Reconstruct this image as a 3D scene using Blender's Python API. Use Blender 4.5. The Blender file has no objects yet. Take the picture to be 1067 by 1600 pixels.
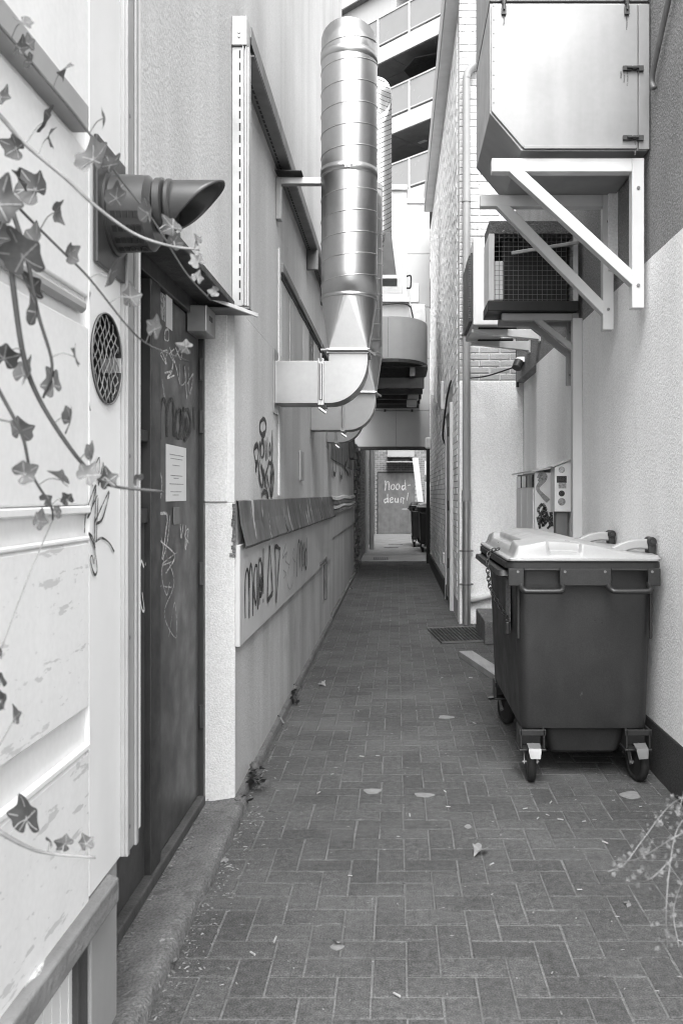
import bpy, math, random
from mathutils import Vector, Matrix, noise
R = math.radians
random.seed(11)
sc = bpy.context.scene
col = sc.collection

# ---------------------------------------------------------------- camera, light, exposure
F, CX, CY, CH = 1346.0, 619.0, 772.0, 1.4      # focal length and vanishing point in photo pixels, eye height
cam = bpy.data.cameras.new('camera'); camo = bpy.data.objects.new('camera', cam); col.objects.link(camo)
camo.location = (0, 0, CH); camo.rotation_euler = (R(90), 0, 0)
cam.sensor_fit = 'VERTICAL'; cam.sensor_height = 36.0; cam.lens = F / 1600 * 36
cam.shift_x = -(CX - 533.5) / 1600; cam.shift_y = -(800 - CY) / 1600
cam.clip_start = .05; cam.clip_end = 1000
cam.dof.use_dof = True; cam.dof.focus_distance = 5.0; cam.dof.aperture_fstop = 7.1
sc.camera = camo

world = bpy.data.worlds.new('World'); sc.world = world; world.use_nodes = True
wn = world.node_tree.nodes; wl = world.node_tree.links
SUN_EL, SUN_AZ = 54, 178          # azimuth clockwise from +Y: behind the camera, a little to the right
sky = wn.new('ShaderNodeTexSky'); sky.sky_type = 'NISHITA'; sky.sun_disc = False
sky.sun_elevation = R(SUN_EL); sky.sun_rotation = R(SUN_AZ); sky.dust_density = 4.0
bw = wn.new('ShaderNodeRGBToBW')
wl.new(sky.outputs[0], bw.inputs[0]); wl.new(bw.outputs[0], wn['Background'].inputs['Color'])
wn['Background'].inputs['Strength'].default_value = .15
sun = bpy.data.lights.new('sun', 'SUN'); suno = bpy.data.objects.new('sun', sun); col.objects.link(suno)
sun.energy = 0.6; sun.angle = R(50); sun.color = (1, 1, 1)
_d = Vector((math.sin(R(SUN_AZ)) * math.cos(R(SUN_EL)), math.cos(R(SUN_AZ)) * math.cos(R(SUN_EL)), math.sin(R(SUN_EL))))
suno.rotation_euler = _d.to_track_quat('Z', 'Y').to_euler()
sc.view_settings.view_transform = 'Standard'; sc.view_settings.look = 'None'
sc.view_settings.gamma = 1; sc.view_settings.exposure = 2.1
sc.render.engine = 'CYCLES'; sc.cycles.use_denoising = True; sc.cycles.filter_width = 1.1; sc.cycles.use_adaptive_sampling = False
sc.cycles.max_bounces = 8; sc.cycles.diffuse_bounces = 5; sc.cycles.caustics_reflective = False; sc.cycles.caustics_refractive = False

# ---------------------------------------------------------------- pixel -> point on a known plane of the place
def onX(px, py, X): Y = X * F / (px - CX); return Vector((X, Y, CH + (CY - py) * Y / F))
def onY(px, py, Y): return Vector(((px - CX) * Y / F, Y, CH + (CY - py) * Y / F))
def onZ(px, py, Z=0): Y = (CH - Z) * F / (py - CY); return Vector(((px - CX) * Y / F, Y, Z))

# ---------------------------------------------------------------- materials (the photograph is black and white: all greys)
def mat(name, c, rough=.7, metal=0, var=.12, scale=5, fine=0, fscale=150, streak=0, sscale=9, streak_axis='z', bump=0,
        bscale=120, bump2=0, b2scale=15, rand=0, mid=0, mscale=38, holes=0, chips=None, rvar=.1, spec=.5, coat=0, trans=0, dist=.01):
    m = bpy.data.materials.new(name); m.use_nodes = True
    n = m.node_tree.nodes; l = m.node_tree.links; p = n['Principled BSDF']
    geo = n.new('ShaderNodeNewGeometry')
    def nz(sc_, det=6, vec=None, ro=.55, dis=0):
        t = n.new('ShaderNodeTexNoise'); t.inputs['Scale'].default_value = sc_; t.inputs['Detail'].default_value = det
        t.inputs['Roughness'].default_value = ro; t.inputs['Distortion'].default_value = dis
        l.new(vec or geo.outputs['Position'], t.inputs['Vector']); return t.outputs['Fac']
    def mr(s, a, b, c_, d):
        t = n.new('ShaderNodeMapRange'); l.new(s, t.inputs[0])
        for i, v in enumerate((a, b, c_, d)): t.inputs[i + 1].default_value = v
        return t.outputs[0]
    def mul(a, b, op='MULTIPLY'):
        t = n.new('ShaderNodeMath'); t.operation = op
        for i, v in enumerate((a, b)):
            if isinstance(v, (int, float)): t.inputs[i].default_value = v
            else: l.new(v, t.inputs[i])
        return t.outputs[0]
    def sep(sx, sy, sz):
        t = n.new('ShaderNodeMapping'); t.inputs['Scale'].default_value = (sx, sy, sz)
        l.new(geo.outputs['Position'], t.inputs['Vector']); return t.outputs[0]
    v = mr(nz(scale, 8), .25, .75, c * (1 - var), c * (1 + var))
    if fine: v = mul(v, mr(nz(fscale, 3), .3, .7, 1 - fine, 1 + fine))
    if mid: v = mul(v, mr(nz(mscale, 4), .3, .7, 1 - mid, 1 + mid))
    if streak:
        k = {'z': (1, 1, .06), 'y': (1, .06, 1), 'x': (.06, 1, 1)}[streak_axis]
        v = mul(v, mr(nz(sscale, 5, sep(*k)), .42, .72, 1, 1 - streak))
    if rand:
        oi = n.new('ShaderNodeObjectInfo'); s = mul(oi.outputs['Random'], geo.outputs['Random Per Island'], 'ADD')
        v = mul(v, mr(mul(s, 1.0, 'FRACT'), 0, 1, 1 - rand, 1 + rand))
    for ch in (chips if isinstance(chips, list) else [chips] if chips else []):
        cs, th, cv, sq = ch[:4]           # scale, threshold, colour, squash vector, (softness, strength)
        f = mr(nz(cs, 9, sep(*sq), .62), th, th + (ch[4] if len(ch) > 4 else .03), 0, ch[5] if len(ch) > 5 else 1)
        mx = n.new('ShaderNodeMix'); mx.data_type = 'FLOAT'; l.new(f, mx.inputs['Factor']); l.new(v, mx.inputs['A']); mx.inputs['B'].default_value = cv
        v = mx.outputs['Result']
    cc = n.new('ShaderNodeCombineColor')
    for i in range(3): l.new(v, cc.inputs[i])
    l.new(cc.outputs[0], p.inputs['Base Color'])
    p.inputs['Metallic'].default_value = metal; p.inputs['Specular IOR Level'].default_value = spec
    if coat: p.inputs['Coat Weight'].default_value = coat; p.inputs['Coat Roughness'].default_value = .15
    l.new(mr(nz(scale * 1.7, 5), .3, .7, max(.03, rough - rvar), min(1, rough + rvar)), p.inputs['Roughness'])
    nrm = None
    for st, bs in ((bump2, b2scale), (bump, bscale)):
        if st:
            b = n.new('ShaderNodeBump'); b.inputs['Strength'].default_value = st; b.inputs['Distance'].default_value = dist
            l.new(nz(bs, 4), b.inputs['Height'])
            if nrm: l.new(nrm, b.inputs['Normal'])
            nrm = b.outputs[0]
    if nrm: l.new(nrm, p.inputs['Normal'])
    if holes: l.new(mr(nz(70, 5), .36, .36 + .18, 1 - holes, 1), p.inputs['Alpha'])
    if trans:
        p.inputs['Transmission Weight'].default_value = trans
    return m
S1 = (1, 1, 1)
M = dict(
 paver=mat('paver', 0.068, .85, var=.22, scale=1.6, fine=.55, fscale=190, mid=.34, mscale=42, rand=.17, bump=.8, bscale=170, bump2=.35, b2scale=30, dist=.006, chips=[(1.3, .5, .12, S1, .2, .55), (3.6, .62, .034, (1, .6, 1), .1, .7), (11, .66, .035, S1, .05, .6), (70, .7, .24, S1, .03, .8)]),
 sand=mat('sand', 0.125, .95, var=.35, scale=9, fine=.4, fscale=160, bump=.5, bscale=200, dist=.004, chips=[(2.5, .5, .1, S1, .12, .8)]),
 ground=mat('ground', .12, .95, var=.2),
 concrete=mat('concrete', 0.13, .92, var=.35, scale=6, fine=.4, fscale=120, bump=.8, bscale=90, bump2=.7, b2scale=20, dist=.014, chips=[(9, .58, .075, S1, .08, .8), (22, .66, .3, S1)]),
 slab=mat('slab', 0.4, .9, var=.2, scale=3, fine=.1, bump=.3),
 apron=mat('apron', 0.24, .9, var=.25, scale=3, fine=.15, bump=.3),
 stucco=mat('stucco', 0.89, .9, var=.05, scale=1.2, fine=.1, fscale=75, bump=.6, bscale=85, dist=.011, streak=.1, sscale=2.5, chips=[(2.2, .64, .62, (1, 1, .5), .12, .6)]),
 stucco_grey=mat('stucco_grey', 0.25, .9, var=.14, scale=1.6, fine=.4, fscale=90, bump=.9, bscale=95, dist=.014, streak=.25, sscale=3),
 render=mat('render', .64, .88, var=.1, scale=1.3, fine=.08, fscale=80, bump=.4, bscale=80, dist=.008, streak=.22, sscale=2.2, chips=[(5, .68, .36, (1, 1.6, .4), .12, .6), (14, .73, .2, (1, 1, .4))]),
 render_low=mat('render_low', 0.58, .88, var=.16, scale=1.3, fine=.08, fscale=80, bump=.4, bscale=80, dist=.008, streak=.3, sscale=2.6, chips=[(3, .58, .26, (1, 1, .45), .2, .6)]),
 pillar=mat('pillar', .62, .9, var=.06, scale=3, fine=.12, fscale=120, bump=.5, bscale=130, dist=.007, chips=[(5, .68, .4, (1, 1, .6), .1, .5), (30, .71, .35, S1)]),
 plinth=mat('plinth', 0.038, .85, var=.25, scale=6, fine=.35, fscale=90, bump=.7, bscale=120, dist=.01),
 cladding=mat('cladding', 0.56, .5, var=.09, scale=2.5, streak=.1, sscale=3, chips=(34, .73, .7, S1)),
 flashing=mat('flashing', 0.17, .5, .45, var=.35, scale=5, streak=.4, sscale=8, chips=(6, .6, .6, (1, 1, .25)), bump2=.15, b2scale=6),
 white_timber=mat('white_timber', .78, .5, var=.05, scale=2, fine=.03, fscale=60, bump2=.1, b2scale=9, streak=.08, sscale=4, chips=[(4, .62, .6, (1, 1, .5), .15, .5), (7, .73, .4, (1, .6, 2.0))]),
 white_timber_worn=mat('white_timber_worn', .78, .5, var=.05, scale=2, fine=.03, fscale=60, bump2=.15, b2scale=9, streak=.08, sscale=4, chips=[(4, .6, .58, (1, 1, .5), .15, .5), (13, .61, .46, (1, .4, 1.9), .02, .7), (40, .64, .46, (1, .5, 1.6), .02, .6)]),
 profile=mat('profile', .36, .45, .2, var=.1, scale=5, streak=.12, sscale=6),
 white_board=mat('white_board', .8, .6, var=.06, scale=3, streak=.1, sscale=6, chips=(10, .69, .4, (1, 1, .5))),
 stile=mat('stile', .76, .5, var=.05, scale=3, streak=.05, sscale=4, chips=(13, .74, .55, S1)),
 old_wood=mat('old_wood', 0.22, .85, var=.25, scale=6, streak=.4, sscale=22, streak_axis='y', bump=.4, bscale=60, chips=(8, .6, .52, (1, .3, 1))),
 dark_wood=mat('dark_wood', .07, .7, var=.35, scale=6, streak=.4, sscale=25, bump=.3),
 plank=mat('plank', 0.3, .85, var=.15, scale=6, streak=.3, sscale=20, streak_axis='y', bump=.3, bscale=80),
 door=mat('door', 0.06, .42, var=.25, scale=4, streak=.35, sscale=9, rvar=.12, chips=[(9, .6, .11, (1, 1, .3), .1, .6), (30, .72, .2, S1)]),
 door_frame=mat('door_frame', 0.03, .45, var=.3, scale=6, chips=(14, .69, .12, S1)),
 glass_dark=mat('glass_dark', .012, .08, var=.3, rvar=.03, spec=.6),
 paper=mat('paper', 0.7, .7, var=.04),
 ink=mat('ink', .03, .6, var=.1, holes=0.55),
 ink_grey=mat('ink_grey', .3, .6, var=.2, holes=0.5),
 faded=mat('faded', .42, .6, var=.25, scale=20, holes=0.7),
 chalk=mat('chalk', .62, .8, var=.3, scale=30, holes=0.6),
 galv=mat('galv', 0.56, .35, 1, var=.035, scale=3, fine=.03, fscale=40, rvar=.03),
 galv_dull=mat('galv_dull', 0.5, .4, 1, var=.05, scale=4, fine=.03, fscale=40, rvar=.05),
 galv_flat=mat('galv_flat', 0.38, .42, .9, var=.06, scale=3, fine=.03, fscale=40, streak=.05, sscale=3),
 box=mat('box', 0.25, .45, .35, var=.08, scale=2.5, fine=.03, fscale=30, streak=.16, sscale=5, chips=[(2.5, .58, .22, S1, .25, .5), (24, .74, .15, (1, 1, .5))]),
 box_side=mat('box_side', .34, .45, .7, var=.12, scale=4),
 tray=mat('tray', 0.5, .42, .75, var=.12, scale=6, streak=.1),
 black=mat('black', .012, .6, var=.2),
 dark_metal=mat('dark_metal', .05, .5, .4, var=.3, scale=8),
 mid_metal=mat('mid_metal', .2, .5, .4, var=.2, scale=6, streak=.15),
 white_paint=mat('white_paint', 0.58, .45, var=.06, scale=5, streak=.12, sscale=5, chips=[(5, .64, .42, (1, 1, .5), .15, .6), (15, .72, .25, (1, 1, .6))]),
 grey_paint=mat('grey_paint', .33, .55, var=.08, scale=4, streak=.06),
 flue=mat('flue', 0.042, .36, var=.15, scale=6, rvar=.08),
 bin=mat('bin', 0.02, .46, var=.22, scale=3, fine=.25, fscale=160, rvar=.1, bump=.15, bscale=200, dist=.003, streak=.2, sscale=7, chips=[(3, .57, .035, (1, 1, .5), .15, .7), (16, .715, .075, (1, 1, .35)), (60, .74, .09, S1)]),
 bin_dark=mat('bin_dark', .012, .5, var=.2, scale=6),
 lid=mat('lid', 0.29, .34, var=.06, scale=5, fine=.03, chips=(16, .735, .4, S1), rvar=.08),
 lid_grey=mat('lid_grey', .3, .4, var=.1),
 rubber=mat('rubber', 0.012, .7, var=.3, scale=20),
 chrome=mat('chrome', .55, .35, 1, var=.15),
 pvc=mat('pvc', .27, .42, var=.1, scale=5, streak=.15, rvar=.06),
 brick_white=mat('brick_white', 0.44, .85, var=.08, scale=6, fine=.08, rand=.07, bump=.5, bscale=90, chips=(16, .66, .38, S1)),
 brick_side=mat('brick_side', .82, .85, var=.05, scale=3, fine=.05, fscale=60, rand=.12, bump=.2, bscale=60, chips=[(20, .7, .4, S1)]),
 brick=mat('brick', 0.24, .9, var=.25, scale=8, fine=.15, rand=.25, bump=.5, bscale=90),
 brick_dark=mat('brick_dark', 0.24, .9, var=.3, scale=8, rand=.3, bump=.5, bscale=90),
 mortar=mat('mortar', 0.42, .95, var=.2, scale=20, bump=.4),
 mortar_dark=mat('mortar_dark', .2, .95, var=.2, scale=20, bump=.4),
 mortar_white=mat('mortar_white', .62, .95, var=.15, scale=20, bump=.4, chips=(18, .6, .2, S1)),
 panel=mat('panel', 0.36, .75, var=.06, scale=2, streak=.07, sscale=4, fine=.03),
 facade=mat('facade', 0.4, .6, var=.04, scale=1, streak=.05),
 glass_panel=mat('glass_panel', 0.24, .2, var=.05, scale=1),
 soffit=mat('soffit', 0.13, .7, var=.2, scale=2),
 leaf=mat('leaf', .085, .55, var=.3, scale=30, rand=.35, fine=.1, spec=.3),
 leaf_pale=mat('leaf_pale', 0.085, .55, var=.25, scale=40, rand=.25),
 leaf_dark=mat('leaf_dark', .035, .55, var=.3, scale=30, rand=.3),
 vein=mat('vein', 0.22, .5, var=.2),
 stem=mat('stem', .05, .6, var=.3, scale=40),
 stem_pale=mat('stem_pale', 0.22, .6, var=.25, scale=40),
 blossom=mat('blossom', 0.1, .8, var=.3, scale=60, rand=.3),
 dry_leaf=mat('dry_leaf', 0.2, .8, var=.3, scale=40, rand=.3),
 butt=mat('butt', 0.3, .8, var=.2, scale=80, rand=.15),
 gum=mat('gum', 0.2, .8, var=.2, scale=40),
 grit=mat('grit', 0.15, .9, var=.4, scale=60, rand=.6),
 stain=mat('stain', .12, .8, var=.3, scale=30, holes=.9),
 bounce_pale=mat('bounce_pale', .5, .9, var=.15),  # tone of the added light-bouncing ground
)

# ---------------------------------------------------------------- mesh builder
ORG = {}
class MB:
    def __init__(s): s.v = []; s.f = []; s.mi = []; s.cur = 0
    def add(s, vs, fs):
        o = len(s.v); s.v += [Vector(a) for a in vs]
        for f in fs: s.f.append([i + o for i in f]); s.mi.append(s.cur)
        return s
    def box(s, x0, x1, y0, y1, z0, z1):
        return s.add([(x, y, z) for z in (z0, z1) for y in (y0, y1) for x in (x0, x1)],
                     [(0, 2, 3, 1), (4, 5, 7, 6), (0, 1, 5, 4), (2, 6, 7, 3), (0, 4, 6, 2), (1, 3, 7, 5)])
    def hexa(s, a, b):        # two quads of four points, same winding
        return s.add(list(a) + list(b), [(3, 2, 1, 0), (4, 5, 6, 7)] + [(i, (i + 1) % 4, 4 + (i + 1) % 4, 4 + i) for i in range(4)])
    def bar(s, p, q, w, h, up=(0, 0, 1)):
        p, q = Vector(p), Vector(q); d = (q - p).normalized(); u = Vector(up)
        if abs(d.dot(u)) > .99: u = Vector((0, 1, 0))
        a = d.cross(u).normalized(); b = a.cross(d).normalized()
        o = [a * (i * w / 2) + b * (j * h / 2) for i, j in ((-1, -1), (1, -1), (1, 1), (-1, 1))]
        return s.hexa([p + k for k in o], [q + k for k in o])
    def loft(s, rings, caps=True):
        n = len(rings[0]); o = len(s.v)
        for r in rings: s.v += [Vector(a) for a in r]
        for k in range(len(rings) - 1):
            for i in range(n):
                j = (i + 1) % n
                s.f.append([o + k * n + i, o + k * n + j, o + (k + 1) * n + j, o + (k + 1) * n + i]); s.mi.append(s.cur)
        if caps:
            s.f.append([o + i for i in range(n)][::-1]); s.mi.append(s.cur)
            s.f.append([o + (len(rings) - 1) * n + i for i in range(n)]); s.mi.append(s.cur)
        return s
    def tube(s, pts, r, n=8, caps=True, closed=False):
        pts = [Vector(p) for p in pts]; rr = r if isinstance(r, (list, tuple)) else [r] * len(pts)
        rings = []; up = None
        for i, p in enumerate(pts):
            if closed: d = (pts[(i + 1) % len(pts)] - pts[i - 1]).normalized()
            else: d = (pts[min(i + 1, len(pts) - 1)] - pts[max(i - 1, 0)]).normalized()
            if up is None: up = Vector((0, 0, 1)) if abs(d.z) < .9 else Vector((1, 0, 0))
            a = d.cross(up).normalized(); up = a.cross(d).normalized()
            rings.append([p + (a * math.cos(t) + up * math.sin(t)) * rr[i] for t in [2 * math.pi * k / n for k in range(n)]])
        if closed: rings.append(rings[0]); caps = False
        return s.loft(rings, caps)
    def cyl(s, p, q, r, n=24, r2=None): return s.tube([p, q], [r, r if r2 is None else r2], n)
    def grid(s, P):      # P[i][j]
        a, b = len(P), len(P[0]); o = len(s.v)
        for r in P: s.v += [Vector(x) for x in r]
        for i in range(a - 1):
            for j in range(b - 1):
                s.f.append([o + i * b + j, o + i * b + j + 1, o + (i + 1) * b + j + 1, o + (i + 1) * b + j]); s.mi.append(s.cur)
        return s
    def build(s, name, m, parent=None, smooth=False, bevel=0, loc=None, seg=2, solid=0, subsurf=0):
        org = ORG[parent.name] if parent else Vector(loc if loc is not None else (0, 0, 0))
        me = bpy.data.meshes.new(name); me.from_pydata([tuple(v - org) for v in s.v], [], s.f)
        for x in (m if isinstance(m, (list, tuple)) else [m]): me.materials.append(M[x] if isinstance(x, str) else x)
        if isinstance(m, (list, tuple)): me.polygons.foreach_set('material_index', s.mi)
        if smooth: me.polygons.foreach_set('use_smooth', [True] * len(me.polygons))
        me.update()
        o = bpy.data.objects.new(name, me); col.objects.link(o)
        if parent: o.parent = parent
        else: o.location = org
        ORG[o.name] = org
        if smooth == 'auto' : me.set_sharp_from_angle(angle=R(35))
        if solid: k = o.modifiers.new('solid', 'SOLIDIFY'); k.thickness = solid; k.offset = 0
        if subsurf: k = o.modifiers.new('sub', 'SUBSURF'); k.levels = k.render_levels = subsurf
        if bevel:
            k = o.modifiers.new('bevel', 'BEVEL'); k.width = bevel; k.segments = seg; k.limit_method = 'ANGLE'; k.angle_limit = R(40)
        return o
def tag(o, label, cat, group=None):
    o['label'] = label; o['category'] = cat
    if group: o['group'] = group
    return o
def struct(o): o['kind'] = 'structure'; return o
def stuff(o): o['kind'] = 'stuff'; return o
def thing(name, loc, label, cat, group=None):
    o = bpy.data.objects.new(name, None); col.objects.link(o); o.location = loc; o.empty_display_size = .1
    ORG[o.name] = Vector(loc); return tag(o, label, cat, group)
def bx(name, m, parent, b, bevel=.003, **k): return MB().box(*b).build(name, m, parent, bevel=bevel, **k)
def clone(o, parent=None, name=None):
    c = o.copy(); col.objects.link(c); c.parent = parent
    for ch in list(o.children): clone(ch, c)
    return c
def spline(pts, k=6):
    pts = [Vector(p) for p in pts]
    if len(pts) < 3: return pts
    out = []
    P = [pts[0] * 2 - pts[1]] + pts + [pts[-1] * 2 - pts[-2]]
    for i in range(1, len(P) - 2):
        a, b, c, d = P[i - 1:i + 3]
        for j in range(k):
            t = j / k
            out.append(.5 * ((2 * b) + (c - a) * t + (2 * a - 5 * b + 4 * c - d) * t * t + (3 * b - a - 3 * c + d) * t ** 3))
    return out + [pts[-1]]
def ribbon(mb, pts, w, nrm, off=.002, k=6):          # a sprayed or chalked line lying on a surface
    q = spline(pts, k); nrm = Vector(nrm); n = len(q)
    L, Rr = [], []
    for i, p in enumerate(q):
        d = q[min(i + 1, n - 1)] - q[max(i - 1, 0)]
        if d.length < 1e-9: d = Vector((0, 0, 1))
        a = d.cross(nrm).normalized(); ww = w * (.95 + .7 * noise.noise(p * 11)) / 2
        L.append(p + a * ww + nrm * off); Rr.append(p - a * ww + nrm * off)
    for i in range(n - 1): mb.add([L[i], L[i + 1], Rr[i + 1], Rr[i]], [(0, 1, 2, 3)])
def scrawl(name, m, parent, lines, fn, w, nrm, off=.002):
    mb = MB()
    for i, ln in enumerate(lines): ribbon(mb, [fn(*p) for p in ln], w, nrm, off + .0003 * i)
    return stuff(mb.build(name, m, parent))
def rrect(x0, x1, y0, y1, z, r, n=5):
    out = []
    for cx, cy, a0 in ((x1 - r, y1 - r, 0), (x0 + r, y1 - r, 90), (x0 + r, y0 + r, 180), (x1 - r, y0 + r, 270)):
        for i in range(n + 1):
            a = R(a0 + 90 * i / n); out.append((cx + r * math.cos(a), cy + r * math.sin(a), z))
    return out
# ================================================================ THE SETTING
LX, RX, AX = -.72, 1.29, .68        # left wall face, right wall face, right wall face of the narrow rear alley
DX = -.87                           # plane of the dark door

g = MB().add([(-400, -400, -.03), (400, -400, -.03), (400, 400, -.03), (-400, 400, -.03)], [(0, 1, 2, 3)]).build('ground', 'ground'); struct(g)

# ---- herringbone pavement
pv = MB().box(-1.0, RX + .05, -1.5, 9.6, -.028, -.0032).box(-1.0, AX + .3, 9.6, 18.0, -.028, -.0032).build('pavement', 'sand'); struct(pv)
def paver_geo(w, h, zt=0.0, ch=.004):
    zb = -.02
    v = [(0, 0, zb), (w, 0, zb), (w, h, zb), (0, h, zb), (0, 0, zt - .0025), (w, 0, zt - .0025), (w, h, zt - .0025), (0, h, zt - .0025),
         (ch, ch, zt), (w - ch, ch, zt), (w - ch, h - ch, zt), (ch, h - ch, zt)]
    f = [(0, 1, 5, 4), (1, 2, 6, 5), (2, 3, 7, 6), (3, 0, 4, 7), (4, 5, 9, 8), (5, 6, 10, 9), (6, 7, 11, 10), (7, 4, 8, 11), (8, 9, 10, 11)]
    return v, f
U, J = .1, .0062
cells = []
for j in range(-14, 190):
    for i in range(-14, 20):
        s = (i - j) % 4
        if s == 0: rc = (i * U, (i + 2) * U, j * U, (j + 1) * U)
        elif s == 3: rc = (i * U, (i + 1) * U, j * U, (j + 2) * U)
        else: continue
        x0, x1, y0, y1 = rc
        ymid = (y0 + y1) / 2
        xl, xr = -.705, (RX if ymid < 9.35 else AX)
        if ymid > 17.95: continue
        x0 = max(x0 + .03, xl); x1 = min(x1 + .03, xr)
        if x1 - x0 < .03: continue
        full = abs((x1 - x0) - (rc[1] - rc[0])) < 1e-6
        cells.append((x0 + J / 2, x1 - J / 2, y0 + J / 2, y1 - J / 2, full, s))
def in_view(c):
    x, y = (c[0] + c[1]) / 2, (c[2] + c[3]) / 2
    if y < 2.2: return False
    px, py = CX + F * x / y, CY + F * CH / y
    return -40 < px < 1107 and py < 1650
near = sorted([c for c in cells if in_view(c)], key=lambda c: c[2])[:296]
nearset = set(near); cache = {}
for c in near:
    k = (round(c[1] - c[0], 4), round(c[3] - c[2], 4))
    if k not in cache:
        me = bpy.data.meshes.new('paver'); v, f = paver_geo(*k); me.from_pydata(v, [], f); me.materials.append(M['paver']); cache[k] = me
    o = bpy.data.objects.new('paver', cache[k]); col.objects.link(o); o.parent = pv
    o.location = (c[0], c[2], random.uniform(-.001, .0015)); o.rotation_euler = (random.gauss(0, .003), random.gauss(0, .003), random.gauss(0, .009))
mb = MB()
for c in cells:
    if c in nearset: continue
    v, f = paver_geo(c[1] - c[0], c[3] - c[2], random.uniform(-.001, .0015))
    mb.add([(a[0] + c[0], a[1] + c[2], a[2]) for a in v], f)
stuff(mb.build('pavers_beyond', 'paver', pv))
struct(MB().add([(-14, -30, -.02), (14, -30, -.02), (14, -1.5, -.02), (-14, -1.5, -.02)], [(0, 1, 2, 3)]).build('bounce_ground', 'bounce_pale'))  # unseen pale ground behind the camera, added to bounce light into the alley
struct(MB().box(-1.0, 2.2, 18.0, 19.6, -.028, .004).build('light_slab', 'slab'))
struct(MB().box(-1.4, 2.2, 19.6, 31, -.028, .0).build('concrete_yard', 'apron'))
for i in range(2):
    tag(MB().box(-.32 + .1 * i, .05 + .12 * i, 22.4 + i * 1.5, 22.55 + i * 1.5, 0, .005).build('drain_slot', 'black', loc=(0, 22.4 + i * 1.5, 0)),
        ['dark drain slot nearer the camera in front of the emergency door', 'thin dark drain slot closest to the emergency door'][i], 'drain')
dg = thing('drain_grate', (-.33, 18.6, 0), 'square grating set in the pale slab beyond the passage', 'drain')
bx('frame', 'mid_metal', dg, (-.5, -.16, 18.3, 18.95, -.02, .008))
mb = MB()
for k in range(8): mb.box(-.49 + k * .04, -.47 + k * .04, 18.33, 18.92, .008, .014)
mb.build('bars', 'dark_metal', dg)

# ---- brick helper
def bricks(parent, P0, Uv, length, height, N, m, parts=0, L=.21, H=.062, Jt=.012, depth=.012, inside=None, proud=.006):
    P0, Uv, N = Vector(P0), Vector(Uv), Vector(N); org = ORG[parent.name]; made = 0; mb = MB(); cache = {}
    rows = int(height / (H + Jt))
    rot = Matrix((Uv, N, Vector((0, 0, 1)))).transposed().to_4x4()
    items = []
    for r in range(rows):
        u = -(L + Jt) * (.5 if r % 2 else 0)
        while u < length:
            a, b = max(u, 0), min(u + L, length); u += L + Jt
            if b - a < .03: continue
            if inside and not inside((a + b) / 2, r * (H + Jt)): continue
            items.append((a, b, r * (H + Jt)))
    for a, b, z in items:
        jit = random.uniform(-.002, .004)
        if made < parts:
            k = round(b - a, 3)
            if k not in cache:
                me = bpy.data.meshes.new('brick'); q = MB().box(0, k, -depth, proud, 0, H); c = .006
                vs = [Vector((0, -depth, 0)), Vector((k, -depth, 0)), Vector((k, -depth, H)), Vector((0, -depth, H)),
                      Vector((0, proud - c, 0)), Vector((k, proud - c, 0)), Vector((k, proud - c, H)), Vector((0, proud - c, H)),
                      Vector((c, proud, c)), Vector((k - c, proud, c)), Vector((k - c, proud, H - c)), Vector((c, proud, H - c))]
                fs = [(0, 1, 5, 4), (1, 2, 6, 5), (2, 3, 7, 6), (3, 0, 4, 7), (4, 5, 9, 8), (5, 6, 10, 9), (6, 7, 11, 10), (7, 4, 8, 11), (8, 9, 10, 11)]
                me.from_pydata(vs, [], fs); me.materials.append(M[m]); cache[k] = me
            o = bpy.data.objects.new('brick', cache[k]); col.objects.link(o); o.parent = parent
            o.matrix_local = Matrix.Translation(P0 + Uv * a + Vector((0, 0, z)) + N * jit - org) @ rot
            made += 1
        else:
            p = P0 + Uv * a + Vector((0, 0, z)) + N * jit; q = Uv * (b - a); h = Vector((0, 0, H))
            mb.hexa([p - N * depth, p + q - N * depth, p + q + h - N * depth, p + h - N * depth],
                    [p + N * proud, p + q + N * proud, p + q + h + N * proud, p + h + N * proud])
    if mb.v: stuff(mb.build('brickwork', m, parent))

# ================================================================ LEFT SIDE
# ---- the rendered house wall with the dark door
hw = thing('rendered_house', (LX, 3.9, 0), 'pale rendered house wall with dark door and graffiti along the left side', 'building')
MB().box(-1.4, LX, 2.25, 5.0, 2.25, 5.2).box(-1.4, LX, 5.0, 9.5, 2.25, 7.6).build('upper_wall', 'render', hw)
MB().box(-1.4, LX, 3.84, 9.5, 1.365, 2.249).build('middle_wall', 'render', hw)
MB().box(-1.4, LX, 3.84, 9.5, 0, 1.364).build('lower_wall', 'render_low', hw)
MB().box(-1.4, LX + .002, 3.838, 3.85, .0, 1.36).box(LX - .15, LX - .032, 3.83, 3.845, 1.365, 2.24).build('pillar_facing', 'pillar', hw, bevel=.004)
MB().box(-1.5, -1.3, 1.9, 3.85, 0, 2.25).build('recess_back', 'door_frame', hw)
bx('soffit_board', 'dark_wood', hw, (DX - .06, LX + .012, 2.30, 3.86, 2.218, 2.247), .004)
# base kerb along the wall
mb = MB()
P = []
for i in range(60):
    y = 3.86 + i * (9.4 - 3.86) / 59
    j = lambda s: .004 * noise.noise(Vector((y * 3, s, 0)))
    P.append([(LX - .01, y, .052 + j(1)), (LX + .018 + j(2), y, .048 + j(3)), (LX + .026 + j(4), y, .035 + j(5)), (LX + .028 + j(6), y, -.01)])
mb.grid([list(r) for r in zip(*P)][::-1]).build('base_kerb', 'concrete', hw, smooth=True)
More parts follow.
